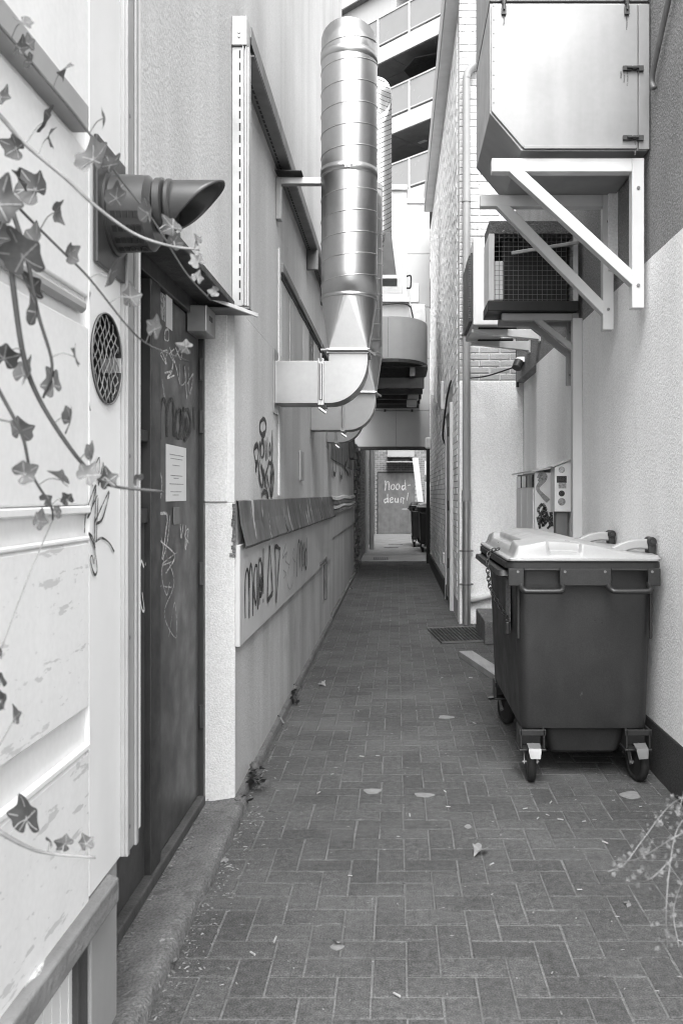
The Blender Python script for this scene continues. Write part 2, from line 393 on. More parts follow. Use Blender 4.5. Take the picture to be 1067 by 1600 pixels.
# cladding board, its trim, metal flashing
for a, b in ((3.86, 6.4), (6.404, 9.44)):
    MB().box(LX, LX + .02, a, b, .715, 1.17).build('cladding_board', 'cladding', hw, bevel=.002)
secs = [3.87, 5.35, 6.7, 7.8, 8.75, 9.52]
for i in range(5):
    a, b = secs[i] + .002, secs[i + 1] + .015
    P = []
    for t in range(9):
        y = a + (b - a) * t / 8; w = .006 * noise.noise(Vector((y * 2.3, i, 2)))
        lift = .006 * (abs(t - 4) / 4) ** 3 * (1 if i in (1, 3) else .3)
        P.append([(LX - .002, y, 1.372), (LX + .012, y, 1.368), (LX + .022 + w * .5 + .001 * i, y, 1.27), (LX + .045 + w + lift + .001 * i, y, 1.165 + w), (LX + .038 + w + lift + .001 * i, y, 1.152 + w)])
    MB().grid(P).build('flashing', 'flashing', hw, solid=.002)
# broken plaster edge under the flashing's near end
mb = MB()
for i in range(14):
    z = 1.12 + i * .017; d = .006 + .03 * abs(noise.noise(Vector((0, 0, z * 30))))
    mb.box(LX - d, LX + .006, 3.834, 3.841, z, z + .0168)
mb.build('broken_plaster', 'concrete', hw)
bx('conduit_pipe', 'mid_metal', hw, (LX, LX + .03, 8.55, 8.6, .35, .78), .008)
bx('conduit_pipe', 'mid_metal', hw, (LX, LX + .03, 7.9, 8.55, .74, .77), .008)
bx('socket_cover', 'tray', hw, (LX, LX + .015, *sorted((onX(467, 0, LX).y, onX(472, 0, LX).y)), 1.50, 1.72), .003)
# weathered ledge with boards below it
mb = MB(); mb.box(LX, LX + .028, 5.3, 9.3, 2.765, 2.82).build('timber_ledge', 'old_wood', hw, bevel=.004)
bx('timber_ledge', 'dark_wood', hw, (LX, LX + .014, 5.33, 9.3, 2.735, 2.764), .003)
for i in range(9):
    y = 5.36 + i * .42
    bx('weathered_board', ['render', 'old_wood', 'cladding'][i % 3] if i in (2, 4, 5, 7) else 'render', hw, (LX, LX + .007 + .002 * (i % 2), y, y + .405, 2.12 + .06 * (i % 3), 2.733), .002)
bx('edge_strip', 'render', hw, (LX, LX + .012, 5.24, 5.30, 1.39, 2.9), .003)
# graffiti
Zg = lambda a, b, k, x, y: (a + x / k, b + y / k)
def gx(a, b, k, X): return lambda x, y: onX(*Zg(a, b, k, x, y), X)
f8 = gx(360, 840, 5.335, LX + .02)
scrawl('graffiti', 'ink', hw, [
 [(122, 672), (120, 500), (124, 330), (138, 265), (150, 320), (155, 500), (155, 672)], [(155, 420), (158, 290), (170, 225), (180, 300), (186, 480), (184, 655)],
 [(222, 235), (204, 240), (195, 330), (198, 470), (208, 550), (217, 470), (222, 235), (224, 400), (225, 600)],
 [(234, 200), (236, 400), (238, 560)], [(234, 200), (248, 180), (260, 250), (262, 380), (254, 470), (240, 480)], [(246, 300), (243, 400), (250, 420), (255, 330)],
 [(272, 90), (270, 250), (270, 470)], [(269, 510), (269, 540)],
 [(323, 70), (312, 280), (303, 530)], [(303, 530), (325, 495), (347, 460)], [(323, 70), (335, 250), (347, 460)],
 [(366, 70), (372, 300), (376, 540)], [(366, 72), (385, 75), (408, 95)], [(408, 95), (392, 300), (376, 540)],
 [(547, 325), (550, 150), (558, 50), (570, 45), (570, 250)], [(570, 150), (578, 60), (586, 50), (588, 280)],
 [(604, 50), (594, 120), (597, 230), (606, 200), (610, 40), (612, 235)], [(630, 0), (628, 240), (616, 230), (616, 130), (626, 90)]], f8, .027, (1, 0, 0))
scrawl('graffiti', 'faded', hw, [[(460, 50), (432, 170), (470, 120), (455, 190), (490, 230)], [(500, 180), (470, 330), (490, 430), (520, 350), (530, 100), (515, 160), (540, 210)], [(436, 270), (460, 300), (440, 340)]], f8, .012, (1, 0, 0), .003)
f4 = gx(360, 630, 5.335, LX)
scrawl('graffiti', 'ink', hw, [
 [(270, 130), (248, 160), (244, 220), (262, 265), (285, 250), (297, 190), (285, 140), (270, 130)],
 [(218, 345), (196, 380), (200, 440), (215, 500), (228, 460), (232, 380), (218, 345)], [(212, 575), (212, 530), (230, 490)],
 [(240, 320), (246, 420), (240, 470)], [(262, 310), (250, 360), (256, 450), (275, 420), (272, 330), (262, 310)], [(288, 310), (292, 480)], [(304, 285), (304, 470)],
 [(324, 335), (318, 400), (330, 420), (328, 350), (324, 335)], [(344, 225), (344, 450), (330, 500), (312, 490)],
 [(240, 470), (232, 540), (244, 660), (262, 690), (268, 600), (248, 510)], [(268, 560), (282, 640), (280, 700)], [(300, 540), (285, 640), (310, 800)],
 [(310, 500), (300, 600), (330, 750), (345, 740), (355, 600), (345, 500)], [(340, 500), (330, 650), (350, 570)], [(335, 660), (335, 800)],
 [(252, 770), (270, 740), (298, 750), (310, 800)]], f4, .031, (1, 0, 0))

# door: one part of the house with leaf details below it
def dY(px): return onX(px, 0, DX).y
door = bx('door', 'door', hw, (DX - .045, DX, 3.135, 3.80, .075, 2.15), .004)
bx('door_jamb', 'door_frame', hw, (DX - .08, DX + .02, 3.803, 3.838, .05, 2.217), .003)
bx('door_header', 'door_frame', hw, (DX - .08, DX + .018, 2.30, 3.80, 2.155, 2.217), .003)
bx('mullion', 'door_frame', hw, (DX - .08, DX + .018, 3.0, 3.125, .06, 2.154), .004)
bx('sidelight_bottom_panel', 'door', hw, (DX - .05, DX - .004, 2.25, 2.998, .075, 1.30), .003)
sg = bx('sidelight_glass', 'glass_dark', hw, (DX - .04, DX - .022, 2.25, 2.998, 1.35, 2.154), 0)
bx('sidelight_rail', 'door_frame', hw, (DX - .05, DX + .008, 2.25, 2.998, 1.30, 1.35), .003)
bx('sidelight_rail', 'door_frame', hw, (DX - .05, DX + .008, 2.25, 2.998, 1.58, 1.62), .003)
bx('paper_sheet', 'paper', hw, (DX - .02, DX - .018, 2.86, 2.99, 1.37, 1.57), 0)
bx('door_sill', 'dark_wood', hw, (DX - .1, DX + .03, 2.25, 3.80, .03, .072), .006)
for z in (.42, 1.05, 1.72, 1.95): 
    MB().cyl((DX + .008, 3.80, z - .05), (DX + .008, 3.80, z + .05), .011, 10).build('hinge', 'dark_metal', door, smooth='auto')
nt = bx('notice', 'paper', door, (DX + .001, DX + .003, dY(259), dY(290), onX(275, 783, DX).z, onX(275, 697, DX).z), 0)
mb = MB()
for k, (u0, u1, w) in enumerate(((.15, .85, 712), (.2, .8, 718), (.3, .65, 728), (.2, .8, 744), (.35, .6, 748), (.15, .85, 757), (.2, .75, 769), (.3, .6, 774))):
    ya, yb = dY(259), dY(290); z = onX(275, w, DX).z
    mb.box(DX + .003, DX + .0036, ya + (yb - ya) * u0, ya + (yb - ya) * u1, z, z + .003)
mb.build('notice_print', 'ink_grey', door)
for (a, b, c, d, m) in ((250, 258, 455, 497, 'faded'), (259, 269, 458, 510, 'paper')):
    bx('sticker', m, door, (DX + .001, DX + .002, dY(a), dY(b), onX(a, d, DX).z, onX(a, c, DX).z), 0)
fd = gx(0, 380, 2.54, DX)
scrawl('graffiti', 'ink', door, [[(636, 780), (634, 690), (645, 625), (658, 640), (662, 700), (662, 770)], [(662, 680), (672, 625), (688, 640), (690, 770)],
  [(715, 660), (700, 680), (697, 745), (708, 770), (718, 720), (716, 660), (718, 780)], [(728, 650), (730, 785)], [(728, 660), (750, 670), (755, 740), (730, 785)], [(738, 690), (737, 740), (744, 725), (738, 690)], [(768, 650), (769, 740)]], fd, .024, (1, 0, 0))
scrawl('graffiti', 'chalk', door, [[(655, 345), (652, 380), (668, 385), (668, 345), (655, 345)], [(630, 400), (660, 480), (636, 440), (662, 425), (655, 460)], [(670, 410), (690, 470), (672, 440), (690, 420)], [(695, 415), (715, 460), (720, 420)],
  [(650, 515), (680, 510), (660, 535), (690, 525)], [(680, 500), (690, 470), (712, 560)], [(632, 900), (640, 960), (630, 1065), (662, 1085), (640, 1250), (660, 1190), (672, 1080)], [(632, 1180), (690, 1240), (655, 1310)],
  [(712, 1115), (716, 1170), (724, 1115)], [(734, 1120), (732, 1215), (744, 1135), (730, 1160), (745, 1190)]], fd, .008, (1, 0, 0))
fd2 = gx(0, 780, 2.54, DX)
scrawl('graffiti', 'faded', door, [[(632, 120), (650, 220), (640, 300), (660, 380), (672, 330)], [(660, 60), (655, 200), (690, 330), (650, 455), (698, 550), (692, 410), (668, 550)], [(632, 345), (680, 350)], [(700, 210), (640, 260), (690, 245)]], fd2, .006, (1, 0, 0))
fd3 = gx(0, 380, 2.54, DX)
scrawl('graffiti', 'faded', door, [[(710, 480), (715, 560), (735, 545), (730, 490), (740, 620)], [(745, 490), (750, 600), (765, 520), (740, 560)], [(640, 540), (650, 610)]], fd3, .01, (1, 0, 0), .003)
bx('lock_plate', 'mid_metal', door, (DX + .001, DX + .006, dY(270), dY(279), onX(270, 820, DX).z, onX(270, 793, DX).z), .002)
scrawl('scratches', 'paper', hw, [[(555, 265), (560, 245), (570, 270)], [(575, 255), (582, 275)], [(545, 320), (560, 430), (570, 440), (562, 370)]], gx(0, 780, 2.54, DX - .004), .01, (1, 0, 0))
scrawl('graffiti', 'paper', hw, [[(556, 95), (560, 140), (564, 100)], [(568, 98), (572, 125)], [(562, 150), (560, 165), (570, 160)], [(565, 200), (585, 250), (572, 310)]], gx(0, 380, 2.54, DX - .022), .006, (1, 0, 0))
lb = thing('door_closer_box', (DX + .04, 3.6, 2.1), 'small pale box fixed at the top of the dark door', 'box')
bx('box', 'galv_flat', lb, (DX + .002, DX + .085, dY(291), 3.75, 2.075, 2.185), .004)
bx('window', 'dark_metal', lb, (DX + .085, DX + .087, 3.62, 3.68, 2.13, 2.15), 0)
sr = thing('drip_tray_strap', (LX, 3.82, 2.2), 'loose metal strap and thin plate sticking out below the vertical channel', 'bracket')
bx('plate', 'mid_metal', sr, (DX + .02, LX + .09, 3.70, 3.84, 2.196, 2.204), .001)
MB().bar((DX + .06, 3.62, 2.235), (LX + .125, 3.72, 2.17), .012, .016).build('strap', 'tray', sr, bevel=.002)
MB().bar((DX + .04, 3.60, 2.25), (DX + .14, 3.68, 2.22), .012, .016).build('strap', 'tray', sr, bevel=.002)

# doorstep
mb = MB(); P = []
for i in range(110):
    y = .8 + i * (3.86 - .8) / 109
    q = lambda s, a=.006: a * noise.noise(Vector((y * 6, s, 0))) + a * .6 * noise.noise(Vector((y * 21, s, 3)))
    e = q(4, .014)
    P.append([(-.98, y, .03 + q(1, .002)), (-.82, y, .032 + q(2, .004)), (-.75, y, .042 + q(3)), (-.70 + e, y, .052 + q(5)), (-.676 + e, y, .05 + q(6)), (-.664 + e, y, .036 + q(7)), (-.66 + e, y, -.02)])
stp = mb.grid([list(r) for r in zip(*P)][::-1]).build('doorstep', 'concrete', smooth=True, loc=(-.7, 3, 0))
tag(stp, 'worn low concrete doorstep running below the dark door', 'doorstep')

# ---- panelled white timber frontage at the left edge of the frame
wf = thing('timber_frontage', (LX, 2.0, 0), 'white painted panelled timber frontage at the left edge, with round mesh vent', 'shopfront')
yA, yB, yC, yD = .2, onX(140, 0, LX).y, onX(188, 0, LX).y, onX(217, 0, LX).y
zs = lambda px, py: onX(px, py, LX).z
bx('field', 'white_timber', wf, (-.95, LX - .011, yA, yB - .003, .40, 3.4), 0)
bx('panel', 'white_timber', wf, (LX - .011, LX, yA, yB - .0035, 1.375, 1.79), .005)
bx('panel', 'white_timber_worn', wf, (LX - .011, LX + .002, yA, yB - .0035, .90, 1.29), .007, seg=1)
bx('panel', 'white_timber_worn', wf, (LX - .011, LX + .002, yA, yB - .0035, .44, .80), .009, seg=1)
bx('panel', 'white_timber', wf, (LX - .011, LX, yA, yB - .0035, 1.86, 2.2), .005)
bx('panel', 'white_timber', wf, (LX - .011, LX, yA, yB - .0035, 2.29, 3.4), .005)
bx('ledge', 'grey_paint', wf, (LX - .011, LX + .028, yA, 1.945, 2.215, 2.275), .004)
bx('ledge', 'grey_paint', wf, (LX - .011, LX + .01, yA, 1.985, 1.815, 1.845), .009, seg=1)
bx('ledge', 'white_timber', wf, (LX - .011, LX + .006, yA, yB - .004, 1.355, 1.373), .003, seg=1)
bx('moulding', 'white_timber', wf, (LX - .011, LX + .004, yA, yB - .006, 1.291, 1.302), .003, seg=1)
bx('moulding', 'white_timber_worn', wf, (LX - .011, LX + .006, yA, yB - .006, .801, .822), .006, seg=1)
# stile with a round hole
cy, cz, rr_ = onX(166, 0, LX).y, zs(166, 561), .112
z0s, z1s, y0s, y1s = .455, 3.4, yB, yC
mb = MB(); N = 48; inn, out = [], []
for i in range(N):
    a = 2 * math.pi * i / N; c, s = math.cos(a), math.sin(a)
    inn.append((LX + .0005, cy + rr_ * c, cz + rr_ * s))
    t = 1e9
    if c > 1e-6: t = min(t, (y1s - cy) / c)
    if c < -1e-6: t = min(t, (y0s - cy) / c)
    if s > 1e-6: t = min(t, .14 / s)
    if s < -1e-6: t = min(t, .14 / -s)
    out.append((LX + .0005, cy + c * t, cz + s * t))
mb.loft([out, inn], caps=False)
mb.box(LX - .1, LX + .0005, y0s, y1s, z0s, cz - .14).box(LX - .1, LX + .0005, y0s, y1s, cz + .14, z1s).add([(LX - .1, y0s, cz - .14), (LX + .0005, y0s, cz - .14), (LX + .0005, y0s, cz + .14), (LX - .1, y0s, cz + .14)], [(0, 1, 2, 3)])
mb.build('stile', 'stile', wf)
vt = MB().tube([(LX + .005, cy + rr_ * math.cos(t), cz + rr_ * math.sin(t)) for t in [2 * math.pi * i / 40 for i in range(40)]], .0022, 6, closed=True).build('round_vent', 'mid_metal', wf, smooth=True)
MB().loft([[(LX + .003, p[1], p[2]) for p in inn], [(LX - .1, p[1], p[2]) for p in inn]], caps=False).build('vent_tube', 'black', vt)  # tube coloured black so the inside of the vent reads as shaded
bx('vent_shade_back', 'black', vt, (LX - .12, LX - .1, cy - .13, cy + .13, cz - .13, cz + .13), 0)  # black backing plate, stands in for the shade deep in the vent
mb = MB()
for sgn in (1, -1):
    for k in range(-7, 8):
        d = k * .026
        if abs(d) >= rr_: continue
        h = math.sqrt(rr_ ** 2 - d ** 2); a = R(52 * sgn); u = (math.cos(a), math.sin(a)); w = (-u[1], u[0])
        q = [(LX - .004 + .002 * sgn * math.sin(i * 1.3 + k), cy + w[0] * d + u[0] * h * s, cz + w[1] * d + u[1] * h * s) for i, s in enumerate([x / 6 for x in range(-6, 7)])]
        mb.tube(q, .0014, 5)
mb.build('wire_mesh', 'tray', vt)
mb = MB()
for i in range(12):
    a = random.uniform(0, 6.28); r_ = random.uniform(0, .09); mb.tube([(LX - .09, cy + r_ * math.cos(a), cz + r_ * math.sin(a)), (LX - .07 + random.uniform(0, .02), cy + r_ * math.cos(a) + random.uniform(-.03, .03), cz + r_ * math.sin(a) + random.uniform(-.03, .03))], .006, 5)
mb.build('nest_debris', 'ink', vt)
scrawl('graffiti', 'ink', wf, [[(333, 1150), (340, 1070), (378, 960), (360, 1060), (345, 1090), (362, 1050), (385, 1000)], [(365, 965), (362, 930), (392, 850), (388, 960), (408, 870), (400, 960)], [(372, 1110), (430, 985), (405, 1090), (378, 1115)],
   [(378, 960), (372, 1180), (382, 1290), (372, 1315), (355, 1260), (362, 1240), (370, 1270), (368, 1180), (348, 1150), (362, 1180), (375, 1210)], [(375, 1185), (400, 1170), (430, 1190), (450, 1225)], [(385, 1010), (378, 1180)]],
   gx(0, 380, 2.54, LX + .001), .0055, (1, 0, 0))
# corner trims
bx('corner_strip', 'white_board', wf, (LX - .05, LX + .006, onX(206, 0, LX).y, yD, .47, 3.4), .002)
tr = MB(); ya, yb = yC + .001, onX(206, 0, LX).y - .001
tr.box(LX - .05, LX + .012, ya, yb, .452, 3.4).box(LX + .012, LX + .02, ya, ya + (yb - ya) * .18, .452, 3.4).box(LX + .012, LX + .02, yb - (yb - ya) * .22, yb, .452, 3.4)
tr.build('corner_profile', 'profile', wf, bevel=.002)
for z in (.52, 1.02, 1.5, 1.9, 2.4): MB().cyl((LX + .012, ya + .03, z), (LX + .016, ya + .03, z), .006, 8).build('screw', 'dark_metal', wf)
# bottom rail, post, plinth, lower board
MB().hexa([(LX - .02, yA, .385), (LX + .03, yA, .385), (LX + .03, yA, .445), (LX - .02, yA, .452)], [(LX - .02, onX(172, 0, LX).y, .385), (LX + .03, onX(168, 0, LX).y, .385), (LX + .03, onX(168, 0, LX).y, .445), (LX - .02, onX(172, 0, LX).y, .452)]).build('bottom_rail', 'old_wood', wf, bevel=.005)
bx('post', 'dark_wood', wf, (LX - .06, LX - .012, onX(131, 0, LX).y, onX(146, 0, LX).y, 0, .384), .003)
bx('plinth', 'grey_paint', wf, (LX - .2, LX - .006, onX(147, 0, LX).y, onX(187, 0, LX).y, 0, .449), .004)
mb = MB()
for i in range(46):
    y = .9 + i * .0237
    if y < onX(129, 0, LX).y: mb.box(LX - .06, LX - .028 + .0015 * (i % 2), y, y + .0225, 0, .384)
mb.build('ribbed_board', 'white_board', wf)

# ---- flue terminal
fl = thing('flue_terminal', (LX, 2.17, 2.1), 'dark grey plastic flue pipe with slanted end poking out above the door', 'flue pipe')
fy, fz = 2.17, zs(180, 342)
bx('wall_plate', 'flue', fl, (LX + .004, LX + .014, onX(144, 0, LX).y, onX(188, 0, LX).y + .01, fz - .155, fz + .15), .003)
MB().tube([(LX + .014, fy, fz), (LX + .02, fy, fz), (LX + .022, fy, fz), (LX + .105, fy, fz), (LX + .12, fy, fz)], [.105, .105, .095, .092, .075], 40).build('body', 'flue', fl, smooth='auto')
fz2 = fz + .022
MB().tube([(LX + .118, fy, fz2), (LX + .122, fy, fz2), (LX + .138, fy, fz2), (LX + .142, fy, fz2)], [.06, .066, .066, .06], 36).build('collar', 'flue', fl, smooth='auto')
MB().tube([(LX + .146, fy, fz2), (LX + .15, fy, fz2), (LX + .158, fy, fz2), (LX + .162, fy, fz2)], [.06, .064, .064, .06], 36).build('collar', 'flue', fl, smooth='auto')
rings = []
for k in range(8):
    t = k / 7; ring = []
    for i in range(40):
        a = 2 * math.pi * i / 40; z = math.sin(a)
        x = LX + .16 + t * (.064 + .06 * (z * .98 + .1 * z * abs(z)))
        ring.append((x, fy + .058 * math.cos(a), fz2 + .058 * z))
    rings.append(ring)
MB().loft(rings, caps=False).build('spout', 'flue', fl, smooth=True, solid=.005)
mb = MB()
for r_ in range(4):
    for c in range(5):
        a = R(258 - r_ * 20); x = LX + .03 + c * .0145
        mb.bar((x, fy + .0945 * math.cos(a), fz + .0945 * math.sin(a)), (x + .011, fy + .0945 * math.cos(a), fz + .0945 * math.sin(a)), .016, .004, up=(0, math.cos(a), math.sin(a)))
mb.build('grille_slots', 'black', fl)

# ---- perforated cable channel
ct = thing('cable_channel', (LX, 3.8, 2.2), 'perforated galvanised cable channel framing the left wall above the door', 'cable tray')
x0, x1 = LX + .002, LX + .074
MB().box(x0, x0 + .046, 3.775, 3.835, 2.225, 3.36).box(x0 + .046, x0 + .052, 3.765, 3.835, 2.225, 3.36).box(x0 + .052, x0 + .058, 3.78, 3.835, 2.225, 3.36).box(x0 + .058, x0 + .064, 3.768, 3.835, 2.225, 3.36).box(x0 + .064, x1, 3.778, 3.835, 2.225, 3.36).build('upright', 'tray', ct, bevel=.0015)
mb = MB()
for k in range(21): mb.box(x0 + .03, x0 + .037, 3.7735, 3.776, 2.25 + k * .053, 2.25 + k * .053 + .034)
stuff(mb.build('slot_shade', 'black', ct))  # black boxes on the face, standing in for the shade inside the holes
cp = bx('end_cap', 'tray', ct, (x0 - .001, x1 - .006, 3.762, 3.85, 3.362, 3.49), .003)
for z in (3.40, 3.418): MB().cyl((x0 + .033, 3.757, z), (x0 + .033, 3.762, z), .006, 8).build('rivet', 'chrome', cp)
MB().box(x0, x1, 3.852, 9.0, 3.44, 3.445).box(x0, x0 + .003, 3.852, 9.0, 3.36, 3.44).box(x1 - .003, x1, 3.852, 9.0, 3.41, 3.49).box(x0, x1 + .012, 3.852, 9.0, 3.356, 3.362).build('rail', 'mid_metal', ct, bevel=.001)
mb = MB()
for k in range(90): mb.box(x0 + .02, x0 + .03, 3.9 + k * .055, 3.9 + k * .055 + .034, 3.3545, 3.3565)
stuff(mb.build('slot_shade', 'black', ct))  # same black boxes under the rail, hole shade put into the colour
for y in (6.9, 8.2): bx('hanger', 'mid_metal', ct, (x0, x1 + .02, y, y + .04, 3.20, 3.355), .003)
w2 = thing('rear_house', (LX, 12, 0), 'grey rendered wall with rippled coping between the duct outlets and the passage', 'building')
MB().box(-1.4, LX - .02, 9.52, 15.1, 0, 1.36).build('lower_wall', 'render_low', w2)
MB().box(-1.4, LX - .025, 9.52, 11.8, 1.361, 8.8).box(-1.4, LX - .025, 11.8, 15.1, 1.361, 4.0).build('upper_wall', 'render', w2)
for i in range(4):
    P = []
    for t in range(24):
        y = 9.54 + (15.1 - 9.54) * t / 23; w = .01 * math.sin(y * 2.2 + i * .4)
        P.append([(LX - .022, y, 1.38 - i * .05 + w), (LX - .004 + .004 * i, y, 1.37 - i * .05 + w), (LX + .004 + .004 * i, y, 1.335 - i * .05 + w)])
    MB().grid(P).build('coping_strip', ['cladding', 'flashing', 'cladding', 'flashing'][i], w2, solid=.003)
bx('cladding_board', 'cladding', w2, (LX - .02, LX - .006, 9.54, 15.1, .9, 1.2), .002)
bx('base_kerb', 'concrete', w2, (LX - .02, LX + .02, 9.52, 15.1, -.01, .05), .01)
bx('dark_band', 'mid_metal', w2, (LX - .025, LX - .011, 9.56, 14.3, 1.80, 2.3), .002)
scrawl('graffiti', 'ink', w2, [[(795, 400), (800, 570)], [(850, 380), (855, 560), (875, 580), (880, 390)], [(905, 410), (912, 590), (930, 600), (928, 370)], [(950, 340), (955, 600)], [(975, 340), (970, 480), (950, 530), (985, 600)], [(990, 360), (1000, 600), (985, 520)]], gx(360, 630, 5.335, LX - .011), .06, (1, 0, 0))
bx('junction_box', 'dark_metal', w2, (LX - .011, LX + .06, 13.4, 13.8, 1.95, 2.45), .01)

# ================================================================ RIGHT SIDE
rw = thing('stucco_house', (RX, 4, 0), 'house with white roughcast lower wall and grey upper wall at the right', 'building')
MB().box(RX, RX + .5, .2, 7.95, .26, 2.60).build('lower_wall', 'stucco', rw)
MB().box(RX, RX + .5, .2, 9.298, 2.601, 4.7).build('upper_wall', 'stucco_grey', rw)
MB().box(RX - .004, RX + .5, .2, 7.95, -.02, .259).build('base_plinth', 'plinth', rw, bevel=.006)
MB().box(RX + .085, RX + .5, 7.951, 9.298, -.02, 2.60).build('niche_wall', 'stucco', rw)
MB().box(RX - .07, RX - .002, 5.96, 6.04, -.01, 2.62).build('corner_trim', 'white_paint', rw, bevel=.006)
MB().box(RX - .06, RX - .002, 5.0, 5.12, 2.7, 4.4).build('wall_strip', 'stucco', rw, bevel=.006)
MB().tube(spline([(RX - .02, 4.25, 3.4), (RX - .03, 4.25, 3.46), (RX - .03, 4.1, 3.60), (RX - .03, 3.9, 3.78), (RX - .03, 3.6, 4.1)]), .014, 10).build('conduit', 'mid_metal', rw, smooth=True)

# ---- white painted brick house whose end wall faces the camera
FY = 9.3
bh = thing('brick_house', (AX, FY, 0), 'white painted brick house with stucco end wall and downpipe, right of the rear alley', 'building')
MB().box(AX, RX + .08, FY, FY + .25, -.02, 2.62).build('stucco_end_wall', 'stucco', bh, bevel=.01)
MB().box(AX + .006, 2.4, FY + .012, FY + .3, 2.621, 8.2).build('end_wall', 'mortar_white', bh)
MB().box(AX + .004, 2.2, FY + .3, 17.2, -.02, 6.75).build('side_wall', 'mortar', bh)
bricks(bh, (AX, FY + .012, 2.632), (1, 0, 0), 1.15, 4.9, (0, -1, 0), 'brick_white', parts=296)
def inside(u, v):
    y = 17.2 - u
    return not (10.35 < y < 11.6 and v < 2.5)
bricks(bh, (AX + .004, 17.2, .22), (0, -1, 0), 17.2 - FY - .3, 6.5, (-1, 0, 0), 'brick_side', inside=inside)
bx('base_plinth', 'plinth', bh, (AX - .025, AX + .05, 11.4, 17.2, -.02, .2), .006)
bx('gutter_box', 'white_paint', bh, (AX - .14, AX + .02, 9.28, 16.35, 6.75, 7.08), .008)
bx('gutter_edge', 'grey_paint', bh, (AX - .155, AX - .14, 9.28, 16.35, 6.76, 7.11), .003)
# old door and its frame, flush in the side wall
dr = bx('door', 'panel', bh, (AX - .012, AX + .03, 10.45, 11.45, .06, 2.42), .004)
bx('door_frame', 'white_paint', bh, (AX - .04, AX + .02, 10.3, 10.45, .0, 2.5), .004)
bx('door_frame', 'cladding', bh, (AX - .03, AX + .02, 11.45, 11.58, .0, 2.5), .004)
bx('door_frame', 'white_paint', bh, (AX - .03, AX + .02, 10.45, 11.45, 2.42, 2.5), .004)
for z in (.5, 1.2, 2.1): MB().cyl((AX - .045, 10.47, z), (AX - .045, 10.47, z + .12), .014, 8).build('hinge', 'dark_metal', dr)
MB().tube(spline([(AX - .03, 10.25, 2.75), (AX - .05, 10.7, 2.6), (AX - .06, 11.3, 2.3), (AX - .05, 11.6, 2.15), (AX - .02, 11.5, 2.05)]), .012, 6).build('cable', 'black', bh)
for (y, a, b) in ((12.2, 2.6, 3.0), (14.2, 2.9, 3.5), (15.6, 2.5, 3.2)): bx('conduit', 'white_paint', bh, (AX - .05, AX - .006, y, y + .05, a, b), .008)
bx('outlet_box', 'white_paint', bh, (AX - .05, AX - .004, 11.7, 11.85, .45, .6), .01)
bx('wall_lamp', 'paper', bh, (AX - .12, AX - .01, 16.6, 16.75, 2.28, 2.5), .03)
# ---- downpipe
dp = thing('downpipe', (AX + .07, FY - .06, 0), 'grey plastic downpipe on the corner of the white brick house', 'downpipe')
px_, py_ = AX + .07, FY - .062
MB().tube(spline([(px_ + .32, py_ + .02, 6.26), (px_ + .2, py_, 6.12), (px_ + .03, py_, 5.94), (px_, py_, 5.85)], 5), .042, 20).build('offset_bend', 'pvc', dp, smooth=True)
for i, (a, b) in enumerate(((0.0, 1.36), (1.36, 4.55), (4.55, 5.87))):
    MB().cyl((px_, py_, a + .001), (px_, py_, b), .042 if i != 0 else .045, 24).build('pipe', 'galv_flat' if i == 0 else 'pvc', dp, smooth='auto')
for z in (1.32, 4.53): MB().cyl((px_, py_, z), (px_, py_, z + .12 if z < 2 else z + .04), .049, 24).build('socket', 'pvc', dp, smooth='auto')
for z in (.42, .78, 3.1): MB().cyl((px_, py_, z), (px_, py_, z + .02), .05, 20).bar((px_ - .075, py_ + .02, z + .01), (px_ + .075, py_ + .02, z + .01), .015, .018).build('clip', 'mid_metal', dp)
wp = MB().tube([onY(735, 938, FY - .03), onY(752, 934, FY - .03), onY(800, 920, FY - .03)], .035, 14).build('drain_pipe', 'white_paint', smooth=True, loc=(1, FY, .3))
tag(wp, 'short white pipe running low along the stucco end wall', 'pipe')
st = thing('entrance_step', (1.1, 8.2, 0), 'grey concrete step half hidden behind the waste container', 'step')
bx('tread', 'concrete', st, (onZ(774, 0 + 1000).x - .13, RX - .01, 8.0, 8.9, 0, .22), .012)
bx('riser', 'concrete', st, (1.12, RX - .01, 8.2, 8.9, .22, .40), .012)

# ================================================================ PASSAGE AND WHAT LIES BEYOND
PY = 17.5
pb = thing('passage_bridge', (0, PY, 2.3), 'pale panelled building part spanning the alley above the passage', 'building')
rows = [2.36, 3.10, 4.15, 5.2, 6.28, 7.3]
for i in range(5):
    for a, b in ((-1.2, .0), (.004, .678)):
        bx('panel', 'panel', pb, (a, b, PY, PY + .06, rows[i] + .004, rows[i + 1] - .004), .004)
bx('core', 'mid_metal', pb, (-1.2, .678, PY + .062, PY + .35, 2.34, 7.35), .0)
bx('coping', 'white_paint', pb, (-1.2, .68, PY - .03, PY + .4, 7.3, 7.4), .006)
bx('lintel_flashing', 'dark_metal', pb, (-1.0, .678, PY - .03, PY + .3, 2.32, 2.36), .004)
for x in (-.25, .3): bx('clip', 'dark_metal', pb, (x, x + .04, PY - .02, PY, 3.07, 3.12), 0)
bx('vent_cover', 'white_paint', pb, (*sorted((onY(641, 0, PY).x, onY(654, 0, PY).x)), PY - .02, PY, onY(0, 472, PY).z, onY(0, 443, PY).z), .003)
gp = thing('gate_frame', (.62, PY, 0), 'black steel gate frame at the passage mouth', 'gate')
bx('post', 'black', gp, (AX - .07, AX + .0, PY - .12, PY + .1, 0, 2.318), .005)
bx('head_rail', 'black', gp, (-.78, AX - .07, PY - .06, PY - .0, 2.29, 2.318), .004)
